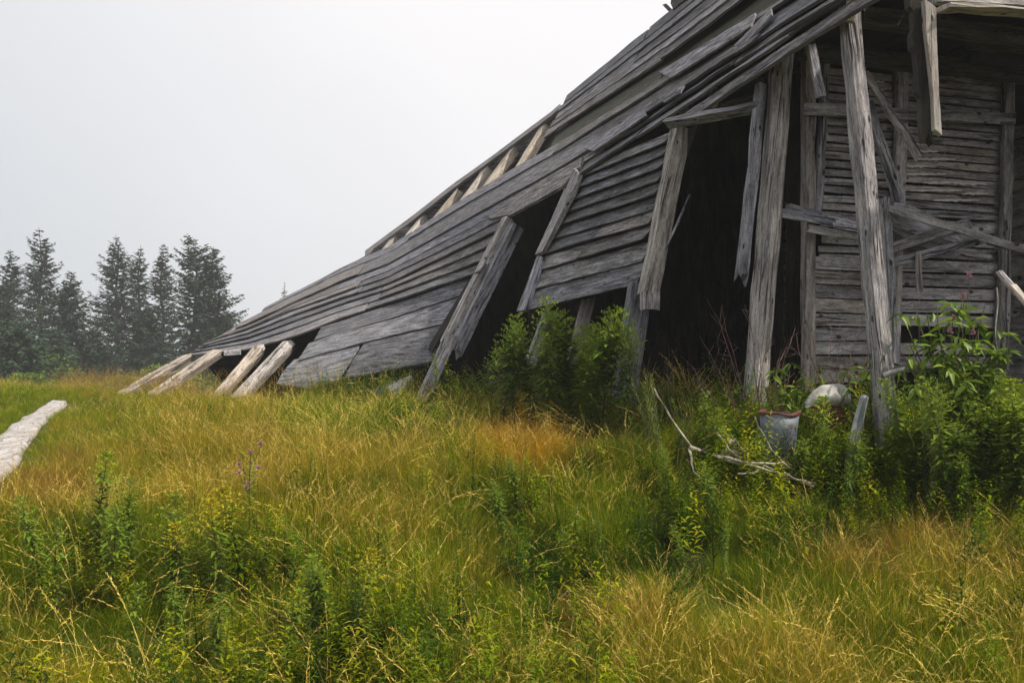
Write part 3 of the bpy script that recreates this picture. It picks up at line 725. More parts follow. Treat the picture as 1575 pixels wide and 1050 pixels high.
def tuft(kind, seed):
    random.seed(seed); b = PB()
    if kind == 'green':
        for _ in range(46):
            az = random.uniform(0, 6.28); r = .17 * math.sqrt(random.random()); base = Vector((r * math.cos(az * 3), r * math.sin(az * 3), 0))
            h = random.uniform(.16, .42); pts, d = curve_pts(base, az, abs(random.gauss(0, .38)), h, random.uniform(-.2, 1.7), 5)
            b.strip(pts, random.uniform(.0028, .0055), Vector((-d.y, d.x, 0)) if random.random() < .6 else (Vector((d.y, -d.x, 0)) * .6 + rv(.5)).normalized(), random.random())
    elif kind == 'dry':
        for _ in range(30):
            az = random.uniform(0, 6.28); r = .17 * math.sqrt(random.random()); base = Vector((r * math.cos(az * 3), r * math.sin(az * 3), 0))
            h = random.uniform(.25, .52); pts, d = curve_pts(base, az, abs(random.gauss(0, .32)), h, random.uniform(-.1, 1.5), 5)
            b.strip(pts, random.uniform(.002, .004), (Vector((-d.y, d.x, 0)) + rv(.4)).normalized(), random.random())
    elif kind == 'seed':
        for _ in range(4):
            az = random.uniform(0, 6.28); r = .09 * math.sqrt(random.random()); base = Vector((r * math.cos(az * 3), r * math.sin(az * 3), 0))
            h = random.uniform(.45, .78); pts, d = curve_pts(base, az, random.uniform(0, .22), h, random.uniform(.2, 1.1), 7)
            v = random.random(); b.strip(pts, .0024, Vector((-d.y, d.x, 0)), v, True)
            head = pts[-3:]
            for k in range(16):
                t = k / 15; p = head[0].lerp(head[1], t * 2) if t < .5 else head[1].lerp(head[2], t * 2 - 1)
                dd = ((head[2] - head[0]).normalized() + rv(.45)).normalized()
                b.strip([p, p + dd * .016 * (1.3 - t), p + dd * .030 * (1.3 - t)], .0045, rv(1).normalized(), min(1, v + .3), False)
    elif kind == 'arch':
        for _ in range(3):
            az = random.gauss(0, .7); base = Vector((random.uniform(-.05, .05), random.uniform(-.05, .05), 0))
            h = random.uniform(.8, 1.15); pts, d = curve_pts(base, az, random.uniform(.15, .5), h, random.uniform(.6, 1.2), 9)
            v = .5 + .5 * random.random(); b.strip(pts, .0032, Vector((-d.y, d.x, 0)), v, True)
            for k in range(24):
                t = k / 23; i = 5 + min(2, int(t * 3)); p = pts[i].lerp(pts[i + 1], t * 3 - int(t * 3) if t < 1 else 1)
                dd = ((pts[-1] - pts[-3]).normalized() + rv(.4)).normalized()
                b.strip([p, p + dd * .018, p + dd * .032], .005, rv(1).normalized(), v, False)
    elif kind == 'wide':
        for _ in range(15):
            az = random.uniform(0, 6.28); base = Vector((random.uniform(-.12, .12), random.uniform(-.12, .12), 0))
            h = random.uniform(.2, .46); pts, d = curve_pts(base, az, abs(random.gauss(0, .3)), h, random.uniform(.2, 1.9), 6)
            b.strip(pts, random.uniform(.006, .010), (Vector((-d.y, d.x, 0)) + rv(.3)).normalized(), .35 + .65 * random.random())
    elif kind == 'herb':     # small leafy ground herbs
        for _ in range(9):
            az = random.uniform(0, 6.28); base = Vector((random.uniform(-.08, .08), random.uniform(-.08, .08), 0)); h = random.uniform(.12, .3)
            pts, d = curve_pts(base, az, .1, h, .3, 5); b.strip(pts, .004, Vector((-d.y, d.x, 0)), .2)
            for k in range(12):
                p = pts[0].lerp(pts[-1], .15 + .85 * k / 12); a2 = k * 2.4; dd = Vector((math.cos(a2), math.sin(a2), .4)).normalized()
                b.leaf(p, dd, random.uniform(.03, .055), .014, UP, random.random(), .4)
    return b
PROTO = bpy.data.collections.new('grass_prototypes')
def stalk(seed, big):
    random.seed(seed); b = PB()
    for _ in range(random.randint(1, 3)):
        base = Vector((random.uniform(-.06, .06), random.uniform(-.06, .06), 0)); h = random.uniform(.30, .52)
        pts, d = curve_pts(base, random.uniform(0, 6.28), random.uniform(0, .15), h, random.uniform(-.1, .3), 6)
        b.strip(pts, .006, Vector((-d.y, d.x, 0)), .1); b.strip(pts, .006, d, .1)
        n = random.randint(26, 48)
        for k in range(n):
            t = .08 + .92 * k / n; q = t * 5; i = min(int(q), 4); p = pts[i].lerp(pts[i + 1], q - i); a = k * 2.4 + random.uniform(-.4, .4)
            dd = Vector((math.cos(a), math.sin(a), random.uniform(.1, 1.0))).normalized()
            L = random.uniform(.035, .07) * (1.25 - .6 * t) * big; b.leaf(p, dd, L, L * random.uniform(.16, .3), UP, min(1, max(0, t + random.uniform(-.4, .3))), random.uniform(.2, 1.2))
    return b
kinds = ['green'] * 6 + ['dry'] * 4 + ['seed'] * 5 + ['arch'] * 4 + ['herb'] * 2 + ['wide'] * 4 + ['stalk'] * 6
KI = {}
for i, k in enumerate(kinds):
    o = (stalk(100 + i, 1 + .25 * (i % 3)) if k == 'stalk' else tuft(k, 100 + i)).obj('tuft_%02d' % i, M['seed'] if k in ('seed', 'arch') else M['grass'], link=False); PROTO.objects.link(o); KI.setdefault(k, []).append(i)
random.seed(11)

def gn_scatter(name, pts, rot, scl, idx, col):
    me = bpy.data.meshes.new(name); me.from_pydata([tuple(p) for p in pts], [], [])
    def at(n, t, data, key):
        a = me.attributes.new(n, t, 'POINT'); a.data.foreach_set(key, np.asarray(data, dtype=np.int32 if t == 'INT' else np.float32).ravel())
    at('rot', 'FLOAT_VECTOR', rot, 'vector'); at('scl', 'FLOAT_VECTOR', scl, 'vector'); at('idx', 'INT', idx, 'value')
    at('tcol', 'FLOAT_VECTOR', col, 'vector')
    o = bpy.data.objects.new(name, me); COL.objects.link(o)
    ng = bpy.data.node_groups.new(name + '_nodes', 'GeometryNodeTree')
    ng.interface.new_socket('Geometry', in_out='INPUT', socket_type='NodeSocketGeometry'); ng.interface.new_socket('Geometry', in_out='OUTPUT', socket_type='NodeSocketGeometry')
    N = ng.nodes; gi = N.new('NodeGroupInput'); go = N.new('NodeGroupOutput'); ip = N.new('GeometryNodeInstanceOnPoints'); ci = N.new('GeometryNodeCollectionInfo')
    m2p = N.new('GeometryNodeMeshToPoints')
    ci.inputs['Collection'].default_value = PROTO; ci.inputs['Separate Children'].default_value = True; ci.inputs['Reset Children'].default_value = True
    def na(n, t):
        x = N.new('GeometryNodeInputNamedAttribute'); x.data_type = t; x.inputs['Name'].default_value = n; return x.outputs['Attribute']
    ng.links.new(gi.outputs[0], m2p.inputs[0]); ng.links.new(m2p.outputs[0], ip.inputs['Points']); ng.links.new(ci.outputs[0], ip.inputs['Instance'])
    ip.inputs['Pick Instance'].default_value = True
    ng.links.new(na('idx', 'INT'), ip.inputs['Instance Index'])
    e2r = N.new('FunctionNodeEulerToRotation'); ng.links.new(na('rot', 'FLOAT_VECTOR'), e2r.inputs[0]); ng.links.new(e2r.outputs[0], ip.inputs['Rotation'])
    ng.links.new(na('scl', 'FLOAT_VECTOR'), ip.inputs['Scale']); ng.links.new(ip.outputs[0], go.inputs[0])
    md = o.modifiers.new('scatter', 'NODES'); md.node_group = ng
    o['kind'] = 'stuff'; return o

# footprint of the barn: no meadow inside
_bs = [4.5, 6, 9, 12, 14, 16, 18, 20]; _ba = [4.9, 4.7, 4.1, 3.1, 1.9, .2, -.9, -.6]
def in_barn(x, y):
    s = x * dv.x + y * dv.y; a = x * nv.x + y * nv.y
    return 7.1 < s < 25 and a > np.interp(s, _bs, _ba) + .25 and a < 9
# colour areas of the meadow: (px, py, rx, ry, kind weight) traced as places on the ground
GREEN = np.array((0.145, 0.220, 0.004)); DEEP = np.array((0.045, 0.105, 0.005)); LIME = np.array((0.31, 0.36, 0.006))
GOLD = np.array((0.33, 0.27, 0.008)); STRAW = np.array((0.60, 0.46, 0.12)); ORANGE = np.array((0.46, 0.25, 0.012)); RUST = np.array((0.22, 0.11, 0.03))
AREAS = [(820, 655, 75, 45, 'orange'), (250, 700, 230, 70, 'gold'), (600, 740, 120, 80, 'gold'), (430, 690, 120, 60, 'gold'), (60, 720, 90, 60, 'rust'), (15, 630, 60, 40, 'green'), (1300, 830, 80, 40, 'rust'),
         (1000, 830, 120, 60, 'green'), (700, 960, 160, 70, 'green'), (520, 620, 130, 30, 'green'), (250, 900, 200, 80, 'green'), (1150, 860, 140, 60, 'green'), (1350, 900, 200, 90, 'gold'),
         (1100, 780, 160, 60, 'green'), (1440, 760, 80, 40, 'rust'), (1350, 700, 200, 40, 'green'), (100, 1000, 120, 60, 'gold'), (900, 930, 100, 40, 'rust'), (650, 640, 60, 25, 'deep'), (1030, 800, 60, 60, 'deep'), (1240, 790, 40, 40, 'deep'), (850, 840, 60, 50, 'deep')]
def area_w(px, py):
    w = {}
    for ax_, ay, rx_, ry, k in AREAS:
        d = ((px - ax_) / rx_) ** 2 + ((py - ay) / ry) ** 2
        if d < 4: w[k] = w.get(k, 0) + math.exp(-d * 1.1)
    return w
PLANTS = []
def plant_gap(x, y):
    k = 1.0
    for (qx, qy, h) in PLANTS:
        if abs(x - qx) < .3 and -.75 < y - qy < .2:
            k = min(k, .45 + .55 * min(1, abs(x - qx) / .3))
    return k
def n_edge(x, y): return abs(vnoise(x, y, .35, 31))
def meadow():
    out = {k: ([], [], [], [], []) for k in ('grass', 'dry', 'tall', 'herbs')}
    def add(key, kind, x, y, s, col, lean=0.17, az=None, sz=None):
        L = out[key]; L[0].append((x, y, G(x, y) - .015)); L[1].append((random.gauss(0, lean), random.gauss(0, lean), random.uniform(0, 6.28) if az is None else az))
        L[2].append((s, s, s * (sz or random.uniform(.85, 1.15)))); L[3].append(random.choice(KI[kind])); L[4].append(col)
    for _ in range(185000):
        # denser near the camera
        y = 2.2 + 24 * random.random() ** 1.9; half = y * .58 + .8; x = random.uniform(-half, half)
        if in_barn(x, y): continue
        dp = dist_path(x, y) if x < -2 else 9
        if dp < -.07 - .12 * n_edge(x, y): continue
        if dp < .05 and random.random() < .5: continue
        if random.random() > min(1, .55 + y * .03): continue
        px, py, _y = to_img(Vector((x, y, G(x, y) + .2))); w = area_w(px, py)
        n1 = vnoise(x, y, 1.1, 3); n2 = vnoise(x, y, .45, 4); n3 = vnoise(x, y, .28, 8)
        gold = .12 + .75 * n1 + .35 * n2 + .50 * w.get('gold', 0) + 1.2 * w.get('orange', 0) + .8 * w.get('rust', 0) - .9 * w.get('green', 0) - w.get('deep', 0) - (.04 if y > 8 else 0)
        hs = (0.66 + .26 * n2 + .20 * n3) * (1 if y > 4 else .8) * plant_gap(x, y)
        if 150 < px < 470 and y > 12.5: hs *= .55
        if dp < 1.2: hs *= .42 + .5 * max(0, dp) / 1.2
        if px > 1050 and y > 6.3: hs *= .9
        r = random.random(); br = random.uniform(.72, 1.3)
        if gold + random.gauss(0, .36) > .46:
            c = (GOLD * (1 - .5 * random.random()) + STRAW * .4 * random.random()) * (.84 if y > 7 else 1)
            if w.get('orange', 0) > .25: c = ORANGE * random.uniform(.8, 1.2)
            elif w.get('rust', 0) > .3 and random.random() < .6: c = RUST * 1.2
            if r < .66: add('dry', 'dry', x, y, hs, c * br)
            elif r < .80: add('dry', 'seed', x, y, hs * .85, (STRAW * .8 + RUST * .2 * random.random()) * br)
            else: add('grass', 'green', x, y, hs, (GREEN * .6 + GOLD * .4) * br)
        else:
            c = GREEN if random.random() < .55 else (LIME if random.random() < .55 else DEEP)
            if w.get('deep', 0) > .3: c = DEEP
            if n1 < -.25: c = c * .85
            if r < .80: add('grass', 'green', x, y, hs, c * br)
            elif r < .87: add('grass', 'wide', x, y, hs, c * br * 1.1)
            elif r < .94: add('grass', 'herb', x, y, hs * 1.1, (GREEN * .8) * br)
            else: add('dry', 'seed', x, y, hs * .8, STRAW * br)
    for _ in range(620):
        y = 3.4 + 8 * random.random() ** 1.3; half = y * .56; x = random.uniform(-half, half)
        if in_barn(x, y) or (x < -2 and dist_path(x, y) < 1): continue
        az = random.choice((math.pi * .92, math.pi * 1.05, 0.1, 2.2)) + random.gauss(0, .5)
        if random.random() > .5 + 1.2 * vnoise(x, y, 1.3, 12): continue
        add('tall', 'arch', x, y, random.uniform(.38, .62), STRAW * random.uniform(.8, 1.3), .1, az)
    for _ in range(7500):
        y = 3.3 + 9.5 * random.random() ** 1.25; half = y * .57; x = random.uniform(-half, half)
        if in_barn(x, y) or (x < -2 and dist_path(x, y) < .4): continue
        px, py, _y = to_img(Vector((x, y, G(x, y) + .2))); w = area_w(px, py)
        k = .25 + 1.6 * vnoise(x, y, .9, 21) + .5 * w.get('green', 0) + .9 * w.get('deep', 0) - .5 * w.get('gold', 0) - w.get('orange', 0) + (.8 if (px > 1000 and y > 5.6) else 0) + (.12 if (px < 560 and y < 5.6) else 0)
        if random.random() > k * .34: continue
        c = [DEEP * .9, GREEN * .9, LIME * .75, GREEN * .7 + RUST * .3][random.choices((0, 1, 2, 3), (3, 4, 3, 1))[0]] * random.uniform(.7, 1.25)
        add('herbs', 'stalk', x, y, random.uniform(.55, 1.05), c, .14)
    # rank growth against the foot of the barn
    for _ in range(1500):
        s_ = random.uniform(6.6, 14.5); a_ = float(np.interp(s_, _bs, _ba)) + .1 - abs(random.gauss(0, .38)); v = dv * s_ + nv * a_
        if random.random() < .45 and s_ > 8: continue
        k = random.random()
        if k < .5: add('herbs', 'stalk', v.x, v.y, random.uniform(.7, 1.35), (GREEN * .8 if random.random() < .6 else DEEP) * random.uniform(.7, 1.2), .16)
        elif k < .85: add('grass', 'green', v.x, v.y, random.uniform(.8, 1.3), GREEN * random.uniform(.6, 1.1), .2)
        else: add('dry', 'seed', v.x, v.y, random.uniform(.7, 1.1), STRAW * random.uniform(.5, .9), .2)
    for _ in range(420):
        y = random.uniform(6.5, 7.6); px = random.uniform(1060, 1590); x = (px - 787.5) / F * y
        add('herbs', random.choice(('stalk', 'stalk', 'wide', 'green')), x, y, random.uniform(.6, 1.25), (GREEN, LIME, DEEP)[random.choices((0, 1, 2), (4, 2, 3))[0]] * random.uniform(.6, 1.1), .2)
    # tall dry stalks on the crest at the left
    for _ in range(1500):
        y = random.uniform(13, 24); x = random.uniform(-.47, -.16) * y
        if dist_path(x, y) < .3 or in_barn(x, y): continue
        add('tall', 'seed', x, y, random.uniform(.45, .85), (STRAW * .4 + RUST * .7) * random.uniform(.5, .9))
    return out
# ------------------------------------------------------------------ herbs and shrubs as things
def rod_proto(seed, flower, dense=1.0):
    """goldenrod: 1 m tall prototype, leaves up the stem and a plume on top"""
    random.seed(seed); st = PB(); lf = PB(); fl = PB()
    az = random.uniform(0, 6.28); pts, d = curve_pts(Vector((0, 0, 0)), az, 0.02, .97, random.uniform(.05, .22), 9)
    st.tube(pts, .006, .0025)
    def at(t): k = t * 8; i = min(int(k), 7); return pts[i].lerp(pts[i + 1], k - i)
    n = int(150 * dense)
    for k in range(n):
        t = .12 + .74 * k / n; a = k * 2.4 + random.uniform(-.3, .3); L = (.055 + .085 * math.sin(math.pi * (1 - t) ** .8)) * random.uniform(.8, 1.15)
        dd = Vector((math.cos(a), math.sin(a), random.uniform(.15, .8))).normalized(); lf.leaf(at(t), dd, L, L * .24, UP, min(1, max(0, t * .7 + random.uniform(-.2, .3))), random.uniform(.3, 1.1))
    for k in range(int(26 * (1.2 if flower else 1))):
        t = .70 + .30 * k / 26; t = min(t, 1); a = k * 2.4; L = .22 * (1.08 - t) / .38 + .02
        dd = Vector((math.cos(a), math.sin(a), 1.0)).normalized(); p = at(t); q = []
        for j in range(5): q.append(p + dd * (L * j / 4) - UP * (.35 * L * (j / 4) ** 2))
        fl.strip(q, .004, Vector((-dd.y, dd.x, 0)).normalized(), .1)
        for j in range(13):
            r0 = q[0].lerp(q[-1], .2 + .8 * j / 13); v = (UP * .7 + rv(.9)).normalized()
            fl.leaf(r0, v, random.uniform(.02, .034), .013 if flower else .009, rv(1).normalized(), random.random(), .2)
    r = bpy.data.objects.new('goldenrod', None)
    out_ = []
    for nm, b, m in (('stem', st, M['stem']), ('foliage', lf, M['rod']), ('flower_plume', fl, M['rodtop'] if flower else M['rodgreen'])):
        out_.append((nm, b.obj(nm, M['rodlime'] if (m is M['rodtop'] and seed == 31) else m, link=False).data))
    return out_
PR = [rod_proto(31, True), rod_proto(32, True), rod_proto(33, False, 1.3), rod_proto(34, False, 1.5), rod_proto(35, False, .9)]
def plant(name, protos, px, ptop, Y, label, cat, group=None, wide=1.0, rz=None):
    v = P(px, 500, Y); g = G(v.x, v.y); top = P(px, ptop, Y).z; h = max(.15, top - g)
    t = thing(name, label, cat, (v.x, v.y, g - .01), random.uniform(0, 6.28) if rz is None else rz, group)
    t.rotation_euler[0] = random.gauss(0, .10); t.rotation_euler[1] = random.gauss(0, .10); t.scale = (h * wide, h * wide, h); PLANTS.append((v.x, v.y, h))
    for nm, me in protos:
        o = bpy.data.objects.new(nm, me); COL.objects.link(o); o.parent = t
    return t
random.seed(21)
GL = 'goldenrod plants in the front left of the meadow'
rods = [
 (70, 748, 5.6, 2, .8, 'dark leafy goldenrod nearest the left edge of the meadow'),
 (90, 790, 5.45, 4, .8, 'short goldenrod leaning right beside the leftmost dark one'),
 (142, 690, 5.9, 0, 1.0, 'tallest green tipped goldenrod of the left foreground clump'),
 (168, 765, 5.5, 4, .9, 'lower goldenrod tucked right behind the tallest left foreground one'),
 (202, 728, 5.7, 2, .8, 'slim upright goldenrod second right of the tallest foreground one'),
 (262, 758, 5.5, 0, 1.1, 'pale green goldenrod in the middle gap of the left foreground clump'),
 (285, 800, 5.2, 1, 1.0, 'yellow tipped goldenrod low in front of the pale green one'),
 (342, 762, 5.25, 1, .95, 'dark stemmed goldenrod with spreading yellow plume, left of a pair'),
 (378, 742, 5.4, 1, 1.15, 'goldenrod with the broadest yellow plume, right of a pair'),
 (196, 890, 4.7, 4, .9, 'low goldenrod half sunk in grass near the bottom left'),
 (275, 880, 4.6, 2, .8, 'dark low goldenrod under the yellow plumes, bottom left'),
 (335, 905, 4.5, 4, .9, 'bushy low goldenrod straight below the yellow plumed pair'),
 (430, 900, 4.8, 0, 1.0, 'yellow green goldenrod right of the plumed pair near the bottom'),
 (480, 850, 5.0, 0, 1.1, 'loose goldenrod with greenish yellow top left of the grass opening'),
 (515, 845, 5.0, 2, .9, 'dark leaved goldenrod at the centre of the lower meadow'),
 (548, 838, 5.1, 1, .9, 'goldenrod with small yellow side sprays right of the dark leaved one'),
 (575, 900, 4.7, 4, .8, 'small late goldenrod at the right end of the foreground clump')]
for px, pt, Y, v, w_, lb in rods:
    Y = ground_at(px, pt + (185 if pt < 800 else 150)).y; w_ *= 1.25
    plant('goldenrod', PR[v], px, pt, Y, lb, 'goldenrod', GL, w_)
GB = 'tall green goldenrods by the siding'
for px, pt, Y, v, w_, lb in [
 (770, 500, 10.2, 3, 1.3, 'leftmost tall green weed before the small dark doorway'),
 (793, 478, 10.0, 2, 1.2, 'tall feathery weed in front of the right edge of the small doorway'),
 (812, 500, 9.8, 4, 1.3, 'shorter feathery weed right of the small doorway'),
 (838, 505, 9.6, 3, 1.2, 'dense green weed below the lower corner of the siding'),
 (862, 446, 9.7, 3, 1.1, 'tallest feathery weed reaching over the bottom siding board'),
 (884, 490, 9.4, 2, 1.2, 'green weed right of the tallest one under the siding'),
 (902, 480, 9.3, 3, 1.2, 'glossy dark weed in the middle of the barnside thicket'),
 (925, 472, 9.2, 4, 1.3, 'bright tipped weed left of the doorway post foot'),
 (950, 466, 9.1, 3, 1.1, 'tall weed standing against the doorway post foot'),
 (752, 530, 10.3, 4, 1.2, 'small loose weed at the very left end of the barnside thicket'),
 (887, 466, 9.8, 3, 1.5, 'wide dense weed closing the middle of the thicket before the stub post'),
 (876, 482, 9.9, 4, 1.1, 'thin weed behind the tallest one, against the siding'),
 (894, 512, 9.0, 2, 1.3, 'low spreading weed in the front middle of the thicket'),
 (822, 482, 10.1, 3, 1.0, 'tall weed behind the shorter feathery one at the siding corner'),
 (966, 500, 8.9, 2, 1.0, 'last green weed of the thicket right at the large doorway')]:
    plant('goldenrod', PR[v], px, pt, Y - 1.0, lb, 'goldenrod', GB, w_ * .92)
GM = 'green leafy weeds scattered in the meadow'
for px, pt, Y, v, w_, lb in [
 (672, 540, 11.3, 3, .55, 'thin green weed at the foot of the small doorway rafter'),
 (798, 700, 6.6, 3, 1.4, 'dark green bushy weed below the orange grass patch'),
 (775, 735, 6.4, 2, 1.2, 'brownish low weed beside the dark bushy one below the orange grass'),
 (885, 770, 5.9, 2, 1.0, 'dark weed alone in the middle right of the meadow'),
 (862, 805, 5.7, 4, .9, 'yellow green weed left of the lone dark one'),
 (935, 780, 5.8, 4, .8, 'slender weed right of the lone dark one'),
 (1038, 640, 7.0, 3, .8, 'dark upright weed behind the near end of the dead branch'),
 (1030, 680, 6.5, 2, .9, 'dense weed in front of the near end of the dead branch'),
 (1062, 800, 5.7, 4, .9, 'green weed straight below the dead branch'),
 (1110, 790, 5.8, 2, .7, 'small dark weed under the forked end of the dead branch'),
 (1300, 705, 6.2, 3, .8, 'leafy weed right of the tip of the dead branch'),
 (1420, 600, 6.5, 4, 1.0, 'lime coloured weed in front of the broad leaved shrub'),
 (1450, 660, 6.2, 3, 1.0, 'fresh green weed below the broad leaved shrub'),
 (1500, 560, 6.5, 4, 1.1, 'yellow green weed rising before the right end of the shrub'),
 (1540, 590, 6.3, 3, 1.0, 'bushy weed near the right edge below the shrub'),
 (1385, 640, 6.4, 2, 1.0, 'dark weed left under the broad leaved shrub'),
 (1480, 690, 6.0, 3, 1.1, 'low bright weed with narrow leaves far right of the meadow'),
 (1565, 640, 6.0, 4, 1.1, 'weed cut by the right edge of the view')]:
    if px != 672 and pt > 655: Y = ground_at(px, pt + 115).y
    plant('leafy_weed', PR[v], px, pt, Y, lb, 'weed', GM, w_)

random.seed(93)
LOOK = [(3, 1.7, 6, 'bushy dark green weed'), (4, 1.1, -22, 'slender pale green weed'), (0, 1.3, -8, 'yellow green tipped weed'), (2, 1.8, 24, 'low broad weed')]
for a0, a1, yt, Y0, place in [(1060, 1130, 628, 7.1, 'between the twiggy bush and the dead branch'), (1236, 1262, 632, 6.9, 'in the gap between rusty bucket and white sheet'), (1330, 1372, 600, 6.8, 'just right of the grey upright slab'),
        (1385, 1440, 610, 6.5, 'in front of the bent whitish pipe'), (1450, 1500, 600, 6.3, 'under the middle of the drooping shrub'), (1508, 1548, 590, 6.5, 'below the right stud of the slatted wall'),
        (1552, 1590, 600, 6.2, 'at the very right edge beside the shrub')]:
    for k, (v, w_, dy, lk) in enumerate(LOOK):
        plant('leafy_weed', PR[v], a0 + (a1 - a0) * (k + .5) / 4, yt + dy + random.uniform(-22, 18), Y0 + random.uniform(-.3, .3), lk + ' ' + place, 'weed', 'low weeds crowding the near end of the barn', w_)
for px, pt, Y, v, w_, lb in [(1172, 655, 6.45, 4, 1.2, 'thin weed growing up across the left side of the rusty bucket'), (1215, 662, 6.4, 3, 1.3, 'leafy weed hiding the foot of the rusty bucket'), (1318, 655, 6.3, 2, 1.3, 'green weed covering the foot of the grey slab'),
                             (1284, 640, 6.5, 4, 1.1, 'slim weed before the crumpled white sheet'), (1108, 700, 6.0, 0, 1.2, 'weed with pale tip growing through the dead branch'), (995, 585, 7.6, 3, 1.0, 'dark leafy weed at the threshold of the large doorway')]:
    plant('leafy_weed', PR[v], px, pt, Y, lb, 'weed', GM, w_)
# thistles
def thistle_proto(seed, pink):
    random.seed(seed); st = PB(); lf = PB(); hd = PB(); pts, d = curve_pts(Vector((0, 0, 0)), 1, .02, .95, .1, 9); st.tube(pts, .005, .0025)
    tips = [pts[-1]]
    for k in range(6):
        p = pts[4 + k % 4]; a = k * 2.4; q, _ = curve_pts(p, a, .9, random.uniform(.12, .28), -.6, 5); st.tube(q, .003, .0015); tips.append(q[-1])
    for k in range(46):
        p = pts[0].lerp(pts[-1], .1 + .8 * k / 46); a = k * 2.4; dd = Vector((math.cos(a), math.sin(a), .5)).normalized()
        lf.leaf(p, dd, random.uniform(.05, .10), .018, UP, random.random(), .6)
        lf.leaf(p + dd * .03, (dd + rv(.6)).normalized(), .03, .01, UP, random.random(), .3)
    for t in tips:
        for k in range(26):
            dd = (UP * .7 + rv(.8)).normalized(); hd.leaf(t, dd, random.uniform(.026, .042), .011, rv(1).normalized(), random.random(), .1)
    return [('stem', st.obj('stem', M['stem'], link=False).data), ('foliage', lf.obj('foliage', M['rod'], link=False).data), ('flower_heads', hd.obj('flower_heads', M['pink'] if pink else M['fluff'], link=False).data)]
TP = [thistle_proto(51, True), thistle_proto(52, False)]
for px, pt, Y, v, w_, lb in [(385, 682, 5.75, 0, 1.3, 'pink headed thistle rising behind the yellow goldenrod plumes'), (730, 900, 5.0, 1, .9, 'small fading thistle in the lower middle of the meadow'),
                             (935, 522, 8.4, 1, .8, 'tall seeding thistle in front of the doorway post foot'), (1478, 440, 6.6, 0, .6, 'tall thistle poking above the broad leaved shrub'),
                             (1290, 560, 6.9, 1, .6, 'thin thistle behind the white sheet'), (1085, 590, 7.2, 1, .7, 'brown thistle before the large dark doorway')]:
    plant('thistle', TP[v], px, pt, Y, lb, 'thistle', None, w_)
# pale spiky weed left of the dead branch
def spike_proto(seed):
    random.seed(seed); st = PB(); lf = PB()
    for k in range(13):
        az = random.gauss(2.6, .9); pts, d = curve_pts(Vector((random.uniform(-.06, .06), random.uniform(-.06, .06), 0)), az, random.uniform(.02, .3), random.uniform(.55, 1.0), random.uniform(-.1, .35), 9)
        st.tube(pts, .006, .003, m=4)
        for j in range(46):
            p = pts[0].lerp(pts[4], j / 23) if j < 23 else pts[4].lerp(pts[8], (j - 23) / 23); a = j * 2.4
            dd = ((pts[-1] - pts[0]).normalized() * .9 + Vector((math.cos(a), math.sin(a), 0)) * .7).normalized(); lf.leaf(p, dd, .06, .011, rv(1).normalized(), random.random(), .1)
    return [('stem', st.obj('stem', M['stem'], link=False).data), ('foliage', lf.obj('foliage', M['lime'], link=False).data)]
SPK = spike_proto(61)
plant('spiky_weed', SPK, 1010, 552, 7.4, 'pale lime spiky weed left of the dead branch, tallest of its kind', 'weed', None, .8, rz=0)
plant('spiky_weed', SPK, 1055, 590, 7.0, 'pale lime spiky weed just behind the dead branch', 'weed', None, .7, rz=1)
plant('spiky_weed', SPK, 1432, 560, 6.2, 'yellowish spiky weed in front of the broad leaved shrub', 'weed', None, .6, rz=2)

# small flowers
def flower(name, px, py, Y, mat, r, label, cat, n=14, heads=1, group=None, flat=.15):
    v = P(px, py, Y); g = G(v.x, v.y); t = thing(name, label, cat, (v.x, v.y, g), 0, group); h = v.z - g
    st = PB(); st.tube([Vector((0, 0, 0)), Vector((.01, 0, h * .5)), Vector((0, 0, h))], .003, .002); st.obj('stem', M['stem'], t)
    hd = PB()
    for k in range(n):
        a = k * 2.4; rr = r * math.sqrt((k + .5) / n); p = Vector((rr * math.cos(a), rr * math.sin(a), h + random.uniform(0, r * .3)))
        for j in range(5): hd.leaf(p, Vector((math.cos(j * 1.26), math.sin(j * 1.26), flat)).normalized(), r * .5, r * .25, UP, random.random(), 0)
    hd.obj('flower_head', mat, t)
random.seed(5)
flower('yellow_flower', 1441, 975, 4.7, M['yellow'], .022, 'yellow daisy like flower alone in the grass at lower right', 'flower')
flower('yellow_flower', 590, 887, 5.0, M['yellow'], .03, 'flat yellow flower head right of the front goldenrods', 'flower')
flower('yellow_flower', 438, 975, 4.5, M['yellow'], .012, 'tiny yellow flower near the bottom of the meadow', 'flower')
YG = [(452, 575, 14, 'top left of the yarrow group'), (472, 571, 14, 'topmost of the yarrow group'), (455, 585, 13.6, 'left in the yarrow group'), (474, 583, 13.6, 'middle of the yarrow group'),
      (540, 590, 13, 'right of the yarrow group near the low sheathing board'), (575, 583, 12.8, 'below the broken boards at the barn foot'), (395, 592, 13, 'under the rightmost pale rafter'), (290, 594, 14, 'under the pale rafters at the far left')]
for px, py, Y, w_ in YG: flower('yarrow', px, py, Y, M['cream'], .055, 'cream flat yarrow head, ' + w_, 'flower', 10, group='cream yarrow heads by the barn foot')

